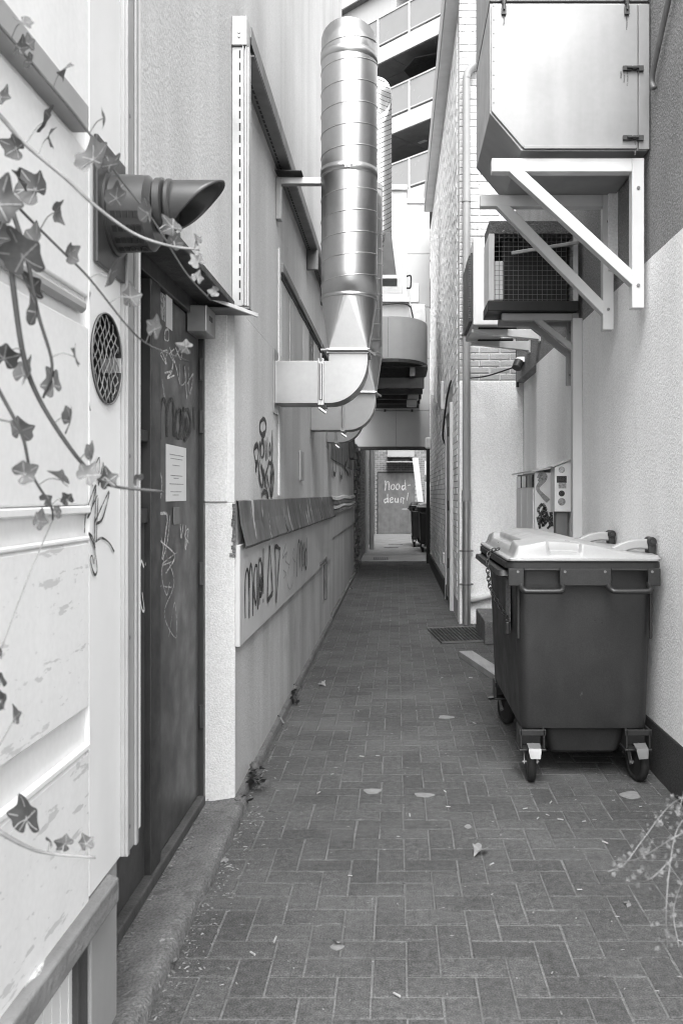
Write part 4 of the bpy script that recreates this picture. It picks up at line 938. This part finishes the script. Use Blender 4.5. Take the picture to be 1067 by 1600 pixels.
# ================================================================ WASTE CONTAINERS
def container(loc, label, lid_m='lid', rot=0, scale=1, detail=True, group='wheeled waste containers'):
    # local: x 0 (front) .. .75 (hinge side), y 0 (near end) .. 1.3
    t = thing('waste_container', (0, 0, 0), label, 'waste container', group)
    rings = [rrect(.085, .695, .075, 1.225, .262, .05), rrect(.08, .70, .07, 1.23, .30, .055), rrect(.06, .715, .05, 1.25, .85, .055), rrect(.055, .72, .045, 1.255, 1.04, .055)]
    MB().loft(rings).build('body', 'bin', t, smooth='auto')
    MB().loft([rrect(.24, .56, .15, 1.15, .122, .04), rrect(.225, .575, .12, 1.18, .14, .05), rrect(.19, .61, .10, 1.2, .262, .05)]).build('floor_tub', 'bin', t, smooth='auto')
    ro = [rrect(.0, .742, -.012, 1.312, 1.045, .05), rrect(-.001, .743, -.0125, 1.3125, 1.05, .05), rrect(.0, .742, -.012, 1.312, 1.075, .05), rrect(.02, .722, .008, 1.292, 1.079, .05)]
    rim = MB().loft(ro).build('rim', 'bin', t, smooth='auto')
    fr = [rrect(-.03, .7, .06, 1.24, 1.0, .03), rrect(-.035, .7, .05, 1.25, 1.005, .03), rrect(-.03, .7, .06, 1.24, 1.03, .03)]
    MB().loft(fr).build('front_lip', 'bin', rim, smooth='auto')
    # end skirts with two grip openings each
    for y0, y1 in ((-.012, .0), (1.30, 1.312)):
        mb = MB()
        for a, b in ((.01, .085), (.255, .50), (.675, .735)): mb.box(a, b, y0, y1, .962, 1.046)
        for a, b in ((.085, .255), (.50, .675)): mb.box(a, b, y0, y1, 1.034, 1.046)
        mb.build('end_skirt', 'bin', rim, bevel=.004)
    for x0 in (.085, .50):
        for ys, sg_ in ((-.012, -1), (1.312, 1)):
            x1_ = x0 + .172
            pts = spline([(x0 - .012, ys + .02 * -sg_, .975), (x0 - .012, ys, .958), (x0 - .005, ys + sg_ * .028, .945), (x0 + .02, ys + sg_ * .034, .94), (x1_ - .02, ys + sg_ * .034, .94), (x1_ + .005, ys + sg_ * .028, .945), (x1_ + .012, ys, .958), (x1_ + .012, ys + .02 * -sg_, .975)], 4)
            MB().tube(pts, .0135, 10).build('handle', 'bin', t, smooth=True)
            if detail and sg_ < 0:
                for x in (x0 - .03, x1_ + .022): MB().cyl((x, ys - .003, 1.03), (x, ys, 1.03), .0065, 10).build('rivet', 'mid_metal', t)
    # corner wheel housings, castors, brakes
    for i, (wx, wy) in enumerate(((.135, .13), (.645, .13), (.135, 1.17), (.645, 1.17))):
        mb = MB(); mb.box(wx - .065, wx + .065, wy - .085, wy - .075, .232, .262).box(wx - .05, wx + .05, wy - .02, wy - .01, .17, .262).box(wx - .06, wx - .05, wy - .085, wy + .06, .17, .262).box(wx + .05, wx + .06, wy - .085, wy + .06, .17, .262).box(wx - .065, wx + .065, wy - .09, wy + .06, .158, .17).build('wheel_housing', 'bin', t, bevel=.003)
        ca = R((-4, 12, 20, -15)[i]); dx, dy = math.sin(ca), -math.cos(ca); cx_, cy2 = wx + dx * .035, wy + dy * .035
        ax = Vector((math.cos(ca), math.sin(ca), 0)); c0 = Vector((cx_, cy2, .093))
        prof = [(-.02, .066), (-.0195, .083), (-.012, .0915), (0, .093), (.012, .0915), (.0195, .083), (.02, .066)]
        rings = []
        for k in range(28):
            a = 2 * math.pi * k / 28; rad = Vector((-ax.y, ax.x, 0)) * math.cos(a) + Vector((0, 0, 1)) * math.sin(a)
            rings.append([c0 + ax * u + rad * r_ for u, r_ in prof])
        w = MB().loft(rings + [rings[0]], caps=False).build('wheel', 'rubber', t, smooth=True)
        MB().tube([c0 - ax * .02, c0 - ax * .016, c0 + ax * .016, c0 + ax * .02], [.045, .067, .067, .045], 24).build('rim_disc', 'bin_dark', w, smooth='auto')
        mb = MB()
        for s in (-1, 1): 
            a, b = c0 + ax * .031 * s, Vector((wx, wy, .158)) + ax * .031 * s
            mb.bar(a - Vector((0, 0, .012)), b, .03, .004, up=ax)
        mb.cyl(c0 - ax * .04, c0 + ax * .04, .008, 8).build('fork', 'mid_metal', w)
        if i < 2:
            p = Vector((wx, wy - .10, .2)); e1 = ax * .031; dn = Vector((dx * .02, dy * .02 - .012, -.06))
            q0 = [p - e1, p + e1, p + e1 * .95 + Vector((0, -.05, -.012)), p - e1 * .95 + Vector((0, -.05, -.012))]
            MB().add(q0 + [q0[3] + Vector((0, -.006, -.012)), q0[2] + Vector((0, -.006, -.012)), q0[2] + Vector((0, -.02, -.042)) - e1 * .2, q0[3] + Vector((0, -.02, -.042)) + e1 * .2], [(0, 1, 2, 3), (3, 2, 5, 4), (4, 5, 6, 7)]).build('brake_pedal', 'mid_metal', w, solid=.004)
    # lid
    def sm(a, b, x): x = min(1, max(0, (x - a) / (b - a))); return x * x * (3 - 2 * x)
    vs_ = [j / 22 * .06 for j in range(22)] + [.06 + j / 14 * .16 for j in range(14)] + [.22 + j / 20 * .28 for j in range(20)]; vs_ = vs_ + [.5] + [1 - x for x in vs_[::-1]]
    ss_ = [i / 24 * .13 for i in range(24)] + [.13 + i / 90 * .87 for i in range(91)]; P = []
    for s in ss_:
        row = []
        for v in vs_:
            x = .012 + s * .722; y = -.018 + v * 1.336
            prof = .018 + sm(.03, .075, s) * .068 + sm(.075, .28, s) * .026 - sm(.3, 1.0, s) * .085
            e = min(v, 1 - v)
            k = sm(.008, .03, e) * .8 + sm(.03, .17, e) * .2
            h = .012 + (prof - .012) * k
            if s < .03: h = .012
            # grip recess on the ends and on the front
            rc = sm(.26, .272, s) * (1 - sm(.478, .49, s)) * (1 - sm(.05, .056, e)); h -= rc * max(0, h - .026) * .8; rc = sm(.26, .272, s) * (1 - sm(.478, .49, s)) * (1 - sm(.062, .066, e)) * sm(.056, .06, e); h -= rc * .012
            rc = sm(.036, .042, s) * (1 - sm(.12, .13, s)) * sm(.18, .19, v) * (1 - sm(.8, .81, v)); h -= rc * max(0, h - .035) * .6
            # shallow ribs across the crown
            h += 0 * k * sm(.15, .2, s) * (1 - sm(.85, .9, s)) * (sm(.30, .32, v) - sm(.36, .38, v) + sm(.62, .64, v) - sm(.68, .70, v))
            row.append((x, y, 1.08 + h))
        P.append(row)
    mb = MB().grid(P)
    lid = mb.build('lid', lid_m, t, smooth=True, solid=.006)
    mb = MB(); mb.loft([rrect(.004, .742, -.026, 1.326, 1.08, .045), rrect(.004, .742, -.026, 1.326, 1.094, .045)], caps=True).build('lid_edge', lid_m, lid, smooth='auto', bevel=.004)
    for yy in (.16, .95):
        rings = []
        for k in range(9):
            a = k / 8; x = .50 + .24 * a; z = 1.115 + .065 * math.sin(a * 2.1)
            rings.append([(x, yy - .03, z - .05), (x, yy + .03, z - .05), (x, yy + .026, z), (x, yy - .026, z)])
        MB().loft(rings).build('hinge_arm', lid_m, lid, smooth='auto', bevel=.008)
        mb = MB(); mb.loft([rrect(.722, .752, yy - .034, yy + .034, 1.03, .008), rrect(.714, .756, yy - .034, yy + .034, 1.15, .008), rrect(.716, .754, yy - .033, yy + .033, 1.165, .008)]).build('hinge_bearing', 'bin_dark', lid, smooth='auto', bevel=.004)
        MB().cyl((.735, yy - .036, 1.165), (.735, yy + .036, 1.165), .024, 20).build('hinge_cap', 'bin_dark', lid, smooth='auto', bevel=.004)
        MB().cyl((.735, yy - .042, 1.165), (.735, yy + .042, 1.165), .009, 12).build('hinge_pin', 'dark_metal', lid, smooth='auto')
    if detail:
        # chain and padlock at the front
        pts = spline([(.02, .45, 1.11), (-.035, .42, 1.09), (-.042, .40, .98), (-.03, .36, .9), (.02, .28, .80), (.04, .2, .775)], 10)
        L_ = [0]
        for a, b in zip(pts, pts[1:]): L_.append(L_[-1] + (b - a).length)
        mb = MB(); n = int(L_[-1] / .021)
        for k in range(n):
            s = (k + .5) / n * L_[-1]; i = max(j for j in range(len(L_)) if L_[j] <= s); i = min(i, len(pts) - 2)
            c_ = pts[i].lerp(pts[i + 1], (s - L_[i]) / max(1e-6, L_[i + 1] - L_[i])); d = (pts[i + 1] - pts[i]).normalized()
            s1 = d.cross(Vector((0, 1, 0)) if k % 2 else Vector((1, .3, 0))).normalized()
            mb.tube([c_ + d * .016 * math.cos(a) + s1 * .009 * math.sin(a) for a in [2 * math.pi * m_ / 12 for m_ in range(12)]], .0032, 6, closed=True)
        mb.build('chain', 'dark_metal', t, smooth=True)
        bx('padlock', 'bin_dark', t, (.02, .042, .17, .21, .70, .765), .006)
        bx('label_sticker', 'ink_grey', t, (.049, .0525, .24, .40, .70, .96), 0)
        for x in (.40, .435, .47, .34): MB().cyl((x, .051, .80 - (x - .4) * .3), (x, .058, .80 - (x - .4) * .3), .005, 8).build('drain_hole', 'black', t)
        for x0 in (.06, .70): bx('corner_rib', 'bin', t, (x0, x0 + .012, .045, .06, .7, 1.0), .004)
        fnx = lambda a, b: Vector((.068 + (.85 - b) * .036, a, b))
        scrawl('graffiti', 'ink_grey', t, [[(.30, .62), (.24, .58), (.30, .50), (.22, .52)], [(.34, .45), (.22, .44), (.28, .38), (.2, .34), (.3, .3)]], fnx, .012, (-1, 0, 0), .004)
    t.location = loc; t.rotation_euler = (0, 0, rot); t.scale = (scale,) * 3
    return t
container((.523, 4.115, 0), 'dark wheeled waste container with pale lid against the right wall')
container((.50, 20.6, 0), 'farther off waste container with grey lid, nearest behind the gate frame', 'lid_grey', detail=False)
container((.34, 22.6, 0), 'last waste container in the yard, close to the emergency door', 'bin', detail=False)

# ================================================================ SMALL THINGS ON THE GROUND
gr = thing('floor_grating', (.64, 8.5, 0), 'dark ribbed metal grating lying in front of the downpipe', 'grating')
c4 = [onZ(690, 1006), onZ(772, 1003), onZ(744, 981), onZ(668, 984)]
MB().hexa([v + Vector((0, 0, -.01)) for v in c4], [v + Vector((0, 0, .006)) for v in c4]).build('plate', 'black', gr)
for k in range(15):
    a = k / 14; p = c4[0].lerp(c4[1], a * .985 + .008); e = c4[3].lerp(c4[2], a * .985 + .008)
    MB().bar(p + Vector((0, 0, .012)), e + Vector((0, 0, .012)), .022, .012).build('bar', 'dark_metal', gr)
for p, e in ((c4[0], c4[1]), (c4[3], c4[2])): MB().bar(p + Vector((0, 0, .012)), e + Vector((0, 0, .012)), .02, .016).build('frame_bar', 'mid_metal', gr)
a, b = onZ(727, 1026), onZ(800, 1075)
pk = MB().bar(a + Vector((0, 0, .026)), b + Vector((0, 0, .026)), .12, .05).build('loose_plank', 'plank', bevel=.004, loc=((a + b) / 2))
tag(pk, 'loose wooden plank lying on the pavers beside the waste container', 'plank')

rnd = random.Random(5)
def rot_obj(o, ax=0, ay=0, az=0): o.rotation_euler = (ax, ay, az)
bm_ = MB().cyl((-.014, 0, 0), (.014, 0, 0), .0035, 8); proto = bm_.build('cigarette_butt', 'butt')
tag(proto, 'crushed cigarette butt lying on the grey pavers', 'cigarette butt', 'cigarette butts on the pavers')
spots = [(395, 1492), (620, 1557), (430, 1470), (547, 1370), (768, 1352), (905, 1392), (875, 1282), (855, 1275), (958, 1252), (1000, 1262), (505, 1070), (560, 1112), (565, 1183), (590, 1182), (519, 1211), (498, 1240), (695, 1238), (741, 1131), (560, 1075), (450, 1192), (525, 1201), (840, 1280), (912, 1285), (820, 1265), (700, 1262), (640, 1275), (945, 1318), (735, 1060), (860, 1255), (775, 1075), (905, 1120), (560, 960), (610, 970), (470, 1065), (690, 1060)]
for i, (px, py) in enumerate(spots):
    o = proto if i == 0 else clone(proto)
    p = onZ(px, py); o.location = (p.x, p.y, .005); o.rotation_euler = (0, rnd.uniform(-.1, .1), rnd.uniform(0, 3.1)); s = rnd.uniform(.5, 1.0); o.scale = (s, s, s)
def leaf_shape(lobes, seed=0, fold=.12):
    rr = random.Random(seed); out = []
    for a, r_ in lobes: out.append((r_ * math.sin(R(a)) , r_ * math.cos(R(a))))
    return out
ivy_half = [(158, .55), (134, .66), (110, .63), (86, .63), (60, .77), (38, .68), (18, .76)]
ivy_l = [(180, .1)] + ivy_half + [(0, 1.0)] + [(-a, r_) for a, r_ in ivy_half[::-1]]
def leaf_mesh(name, m, veins=True, curl=.18, seed=0, squash=1):
    o2 = leaf_shape(ivy_l); rr = random.Random(seed); mb = MB()
    z = lambda x, y: curl * 1.3 * abs(x) ** 1.4 * (1 if seed % 2 else -.8) - curl * y * abs(y) * .9 + .05 * math.sin(5 * x + 3 * y + seed)
    rim0 = [Vector((x * squash * rr.uniform(.86, 1.12), y * rr.uniform(.9, 1.08), 0)) for x, y in o2]
    ext_ = rim0[-2:] + rim0 + rim0[:2]; rim = spline(ext_, 3)[6:6 + 3 * len(rim0)]
    vs = [Vector((0, 0, 0))] + rim
    mids = [v * .55 for v in vs[1:]]
    al = [Vector((v.x, v.y, z(v.x, v.y))) for v in vs + mids]; n = len(rim)
    fs = []
    for i in range(n):
        j = (i + 1) % n; fs.append((0, 1 + n + j, 1 + n + i)); fs.append((1 + n + i, 1 + n + j, 1 + j, 1 + i))
    mb.add(al, fs)
    if veins:
        mb.cur = 1
        for k in (8, 5, 11, 2, 14):
            tip = rim0[k] * .88; pts = [Vector((tip.x * t, tip.y * t, z(tip.x * t, tip.y * t) + .012)) for t in (0, .25, .5, .75, 1)]
            ribbon(mb, pts, .05, (0, 0, 1), .006, 2); ribbon(mb, [p - Vector((0, 0, .012)) for p in pts], .05, (0, 0, 1), -.016, 2)
    me = mb.build('leaf', [m, 'vein'], smooth=True); d = me.data; bpy.data.objects.remove(me); return d
dl = [leaf_mesh('l', 'dry_leaf', False, .5, s) for s in (1, 2)]
for i, (px, py, s, lab) in enumerate(((751, 1333, .045, 'curled dry leaf in the middle of the pavers'), (441, 1132, .05, 'dry leaf propped against the left wall base'), (527, 1479, .028, 'small dry leaf scrap in the foreground pavers'), (770, 1092, .05, 'dry leaf near the waste container wheel'), (503, 1071, .04, 'pale leaf near the left wall weed'), (352, 1345, .025, 'leaf scrap beside the doorstep edge'), (270, 1512, .03, 'pale leaf scrap at the foot of the doorstep'), (980, 1415, .022, 'tiny leaf scrap at the right of the foreground'), (548, 922, .06, 'dark leaf heap by the left wall, farther back'))):
    o = bpy.data.objects.new('dry_leaf', dl[i % 2]); col.objects.link(o); p = onZ(px, py); o.location = (p.x, p.y, s * .35 if i != 1 else .03); o.scale = (s, s, s)
    o.rotation_euler = (rnd.uniform(-.4, .4), rnd.uniform(-.4, .4), rnd.uniform(0, 6)) if i != 1 else (1.2, .2, 2.0)
    tag(o, lab, 'leaf', 'dry leaves on the ground')
for i, (px, py, w, h, lab) in enumerate(((582, 1237, 26, 9, 'pale round gum spot left of the middle of the pavers'), (662, 1243, 30, 7, 'wide pale gum spot right beside the round one'), (696, 1121, 24, 5, 'pale gum spot farther up between wall and container'), (527, 1479, 20, 11, 'pale gum spot closest to the camera'), (731, 1292, 10, 6, 'tiny gum spot in front of the waste container'), (985, 1243, 30, 12, 'broad grey gum spot by the right container wheel'))):
    p = onZ(px, py); rx = w / 2 * p.y / F; ry = h / 2 * p.y * p.y / (F * CH)
    pts = [(p.x + rx * math.cos(a) * (1 + .2 * math.sin(3 * a + i)), p.y + ry * math.sin(a) * (1 + .15 * math.cos(2 * a + i)), .0035) for a in [2 * math.pi * k / 24 for k in range(24)]]
    tag(MB().loft([[(x, y, .0) for x, y, z in pts], pts]).build('gum_spot', 'gum', loc=p), lab, 'gum spot', 'gum spots on the pavers')
mb = MB()
for i in range(1900):
    t = rnd.random() if i < 1100 else 1.0
    if t < .33: y = rnd.uniform(2.1, 3.9); x = -.668 + abs(rnd.gauss(0, .06)); z = .001
    elif t < .45: y = rnd.uniform(3.3, 3.85); x = rnd.uniform(-.86, -.7); z = .038
    elif t < .6: y = rnd.uniform(2.2, 3.8); x = DX + .03 + abs(rnd.gauss(0, .03)); z = .034
    elif t < .85: y = rnd.uniform(3.9, 9.5); x = -.69 + abs(rnd.gauss(0, .05)); z = .001
    elif t < .93: y = rnd.uniform(3.6, 5.5); x = 1.28 - abs(rnd.gauss(0, .1)); z = .001
    else: y = rnd.uniform(2.3, 9); x = rnd.uniform(-.6, 1.25); z = .001
    s = rnd.uniform(.0010, .0036) * (1 if t < .85 else .8); a = rnd.uniform(0, 6.28); ln = rnd.uniform(1, 3.5)
    u, w = Vector((math.cos(a), math.sin(a), 0)) * s * ln, Vector((-math.sin(a), math.cos(a), 0)) * s; c_ = Vector((x, y, z))
    mb.add([c_ - u - w, c_ + u - w, c_ + u + w, c_ - u + w, c_ + Vector((0, 0, s * .9))], [(0, 1, 4), (1, 2, 4), (2, 3, 4), (3, 0, 4)])
o = mb.build('grit', 'grit'); stuff(o); o['label'] = 'scattered grit and plant crumbs along the walls and between the pavers'; o['category'] = 'debris'

# ---- weeds at the foot of the left wall
wl_ = [leaf_mesh('w', 'leaf_dark', False, .3, s, .55) for s in (3, 4)]
def weed(p, n, r_, h, lab):
    t = thing('weed', p, lab, 'plant', 'weeds along the left wall'); mb = MB()
    for i in range(n):
        a = rnd.uniform(-.4, 3.5) - 1.5; d = Vector((abs(math.cos(a)) * .8, math.sin(a), 0)) * rnd.uniform(.2, 1) * r_; tip = Vector(p) + d + Vector((0, 0, rnd.uniform(.25, 1) * h))
        mb.tube([Vector(p), Vector(p) + d * .4 + Vector((0, 0, h * .5)), tip], .0015, 5)
        o = bpy.data.objects.new('leaf', wl_[i % 2]); col.objects.link(o); o.parent = t; o.location = tip - Vector(p); s = rnd.uniform(.018, .034); o.scale = (s, s, s)
        o.rotation_euler = (rnd.uniform(-1, 1), rnd.uniform(-1, 1), rnd.uniform(0, 6.28))
    mb.build('stems', 'stem', t)
weed((-.69, onZ(395, 1235).y, 0), 26, .09, .12, 'bushy weed at the house corner by the doorstep')
weed((-.69, onZ(470, 1100).y, 0), 20, .09, .12, 'smaller weed farther along the left wall')
weed((-.69, onZ(378, 1265).y, 0), 12, .05, .05, 'low weed tuft closest to the doorstep end')

# ================================================================ IVY IN THE FOREGROUND
iv = thing('ivy', (-.7, 1.2, 1.4), 'ivy trailing in front of the white timber frontage at the left', 'ivy')
stems = [
 ([(-60, 120), (0, 180), (40, 225), (105, 280), (150, 322), (210, 365), (265, 384), (312, 390)], 1.30, 1.45, .0030, 'stem_pale'),
 ([(-40, 0), (0, 40), (60, 110), (130, 195), (185, 275), (240, 345), (290, 425), (330, 470)], 1.32, 1.5, .0021, 'stem'),
 ([(-20, 240), (0, 325), (15, 400), (35, 545), (60, 620), (110, 700), (150, 745), (180, 760), (255, 768)], 1.12, 1.32, .0034, 'stem'),
 ([(20, 330), (42, 400), (60, 490), (82, 570), (68, 622)], 1.18, 1.22, .0026, 'stem'),
 ([(20, 310), (35, 330), (95, 390), (140, 435), (200, 510), (235, 540), (295, 565)], 1.25, 1.45, .0018, 'stem'),
 ([(-30, 560), (0, 612), (35, 680), (50, 740), (80, 790), (83, 812)], 1.15, 1.25, .0022, 'stem'),
 ([(-50, 1270), (0, 1300), (40, 1322), (75, 1333), (150, 1340)], 1.2, 1.3, .0030, 'stem_pale'),
 ([(-30, 650), (0, 655), (30, 662), (52, 668)], 1.25, 1.3, .0020, 'stem_pale')]
sp3 = []
for pts, d0, d1, r_, m in stems:
    q = [onY(px, py, d0 + (d1 - d0) * i / (len(pts) - 1)) for i, (px, py) in enumerate(pts)]
    q = spline(q, 6); n = len(q); sp3.append(q)
    MB().tube(q, [r_ * (1.35 - .75 * i / n) for i in range(n)], 7).build('stem', m, iv, smooth=True)
lm = {k: [leaf_mesh('v', k, True, .22 + .06 * s, s) for s in range(5)] for k in ('leaf', 'leaf_dark', 'leaf_pale')}
L3 = [(45, 62, 20, 'l', 0), (35, 68, 26, 'd', .3), (50, 92, 24, 'd', -.3), (100, 112, 30, 'l', 2.6, .35), (40, 42, 28, 'l', 2.8, .4), (72, 195, 42, 'l', 2.8, .5), (8, 145, 26, 'd', .5), (16, 226, 34, 'l', -1, .5), (80, 215, 30, 'p', 2, .5),
 (150, 240, 52, 'p', -.2), (180, 252, 40, 'd', .6, .6), (5, 300, 58, 'l', .3), (48, 284, 50, 'd', -.6), (30, 275, 30, 'd', 1), (185, 300, 44, 'p', .2, .7), (28, 380, 62, 'l', -.2), (0, 360, 40, 'd', .5), (60, 365, 40, 'l', .4, .6), (95, 330, 34, 'p', -1.1, .6),
 (112, 392, 30, 'l', .8, .6), (165, 185, 30, 'l', -1.2, .4), (98, 437, 34, 'l', -1.1), (45, 436, 48, 'd', .1, .8), (58, 475, 46, 'd', -.3, .6), (42, 508, 52, 'd', .1), (10, 548, 44, 'd', .3), (48, 575, 44, 'l', .5), (14, 598, 40, 'l', -.3), (82, 590, 44, 'l', -.5, .5),
 (118, 552, 36, 'l', -.9, .6), (75, 640, 44, 'd', .9), (115, 648, 44, 'l', -.7, .5), (32, 662, 40, 'l', .2), (92, 698, 54, 'd', .1), (148, 702, 36, 'l', -.4, .5), (142, 735, 38, 'l', .5), (168, 742, 34, 'd', -.2), (50, 735, 42, 'l', 1.1, .8), (90, 742, 36, 'l', -.4, .6),
 (78, 778, 24, 'l', 1), (102, 776, 22, 'd', -.6), (65, 806, 34, 'l', .5), (92, 796, 24, 'p', -1), (205, 455, 40, 'p', .1, .7), (170, 418, 40, 'p', -.3, .5), (245, 505, 40, 'l', .4), (285, 540, 28, 'p', -1.2), (232, 322, 46, 'p', .3, .7), (262, 348, 40, 'p', -.9), (275, 372, 32, 'p', .3),
 (305, 405, 30, 'p', -.7), (310, 430, 24, 'p', .3), (332, 455, 22, 'p', -1.4), (308, 372, 20, 'p', -.4), (212, 745, 26, 'p', -.8), (40, 1262, 60, 'l', -.2), (95, 1316, 30, 'p', -1.0), (80, 1312, 20, 'p', .7, .5), (133, 1311, 26, 'l', -.3), (5, 1055, 30, 'd', .6), (8, 1090, 36, 'd', 1.0, .6), (25, 1112, 30, 'l', -.2), (0, 1015, 24, 'l', 0)]
mbp = MB()
L3 = [it for i, it in enumerate(L3) if not (420 < it[1] < 720 and it[0] < 130 and i % 3 == 0)]
for i, it in enumerate(L3):
    px, py, s, k, ang = it[:5]; sq = it[5] if len(it) > 5 else .95
    best = None
    for q in sp3:
        for p in q:
            dx = CX + F * p.x / p.y - px; dy = CY - F * (p.z - CH) / p.y - py; e = dx * dx + dy * dy
            if best is None or e < best[0]: best = (e, p)
    d = best[1].y + rnd.uniform(-.05, .03); c_ = onY(px, py, d); sz = s * d / F * (.58 if px > 170 else .8 if py < 420 else .72 if py < 700 else .66)
    o = bpy.data.objects.new('leaf', lm[{'l': 'leaf', 'd': 'leaf_dark', 'p': 'leaf_pale'}[k]][i % 5]); col.objects.link(o); o.parent = iv
    # leaf plane faces the alley, tip hanging down (leaf +Y is its tip)
    rot = Matrix.Rotation(ang, 4, 'Y') @ Matrix.Rotation(R(180), 4, 'Y') @ Matrix.Rotation(R(-90) + rnd.uniform(-.6, .6), 4, 'X')
    tilt = Matrix.Rotation(rnd.uniform(-.7, .7) + (1.0 if sq < .7 else 0) * rnd.choice((-1, 1)), 4, 'Z')
    base = c_ + (tilt @ rot).to_3x3() @ Vector((0, -.45 * sz, 0))
    o.matrix_local = Matrix.Translation(base - ORG[iv.name]) @ tilt @ rot @ Matrix.Diagonal((sz, sz, sz, 1))
    q = best[1]; mid = (q + base) / 2 + Vector((0, 0, .006)); mbp.tube(spline([q, mid, base], 3), .0009, 5)
stuff(mbp.build('leaf_stalks', 'stem_pale', iv))

# ---- blossoming stems reaching in from the right
fp = thing('flowering_stems', (.62, 1.35, .8), 'pale blossoming stems reaching in at the lower right edge', 'plant')
st2 = [[(1100, 1240), (1050, 1255), (1005, 1310), (975, 1350), (950, 1362)], [(1100, 1260), (1060, 1290), (1045, 1360), (1040, 1430), (1042, 1480)], [(1090, 1290), (1050, 1310), (1000, 1340), (965, 1348)], [(1110, 1330), (1075, 1360), (1052, 1420), (1060, 1480)], [(1100, 1225), (1070, 1240), (1058, 1275)], [(1050, 1340), (1020, 1370), (1000, 1378)]]
mb = MB(); ms = MB(); allp = []
for k, pts in enumerate(st2):
    q = spline([onY(px, py, 1.35 + .08 * math.sin(k * 2 + i)) for i, (px, py) in enumerate(pts)], 8); allp += q[6:]
    ms.tube(q, .0007, 5)
ms.build('stems', 'gum', fp)
for i in range(190):
    p = rnd.choice(allp) + Vector((rnd.gauss(0, .009), rnd.gauss(0, .012), rnd.gauss(0, .009)))
    s = rnd.uniform(.0022, .0045); nrm = Vector((rnd.gauss(0, 1), rnd.gauss(-.6, 1), rnd.gauss(.3, 1))).normalized(); a = nrm.orthogonal().normalized(); b = nrm.cross(a)
    for k in range(5):
        t = 2 * math.pi * k / 5; e = a * math.cos(t) + b * math.sin(t); f = a * math.cos(t + .5) + b * math.sin(t + .5); h = a * math.cos(t - .5) + b * math.sin(t - .5)
        mb.add([p, p + h * s * .8 + nrm * s * .3, p + e * s * 1.3 + nrm * s * .5, p + f * s * .8 + nrm * s * .3], [(0, 1, 2, 3)])
stuff(mb.build('blossoms', 'blossom', fp))
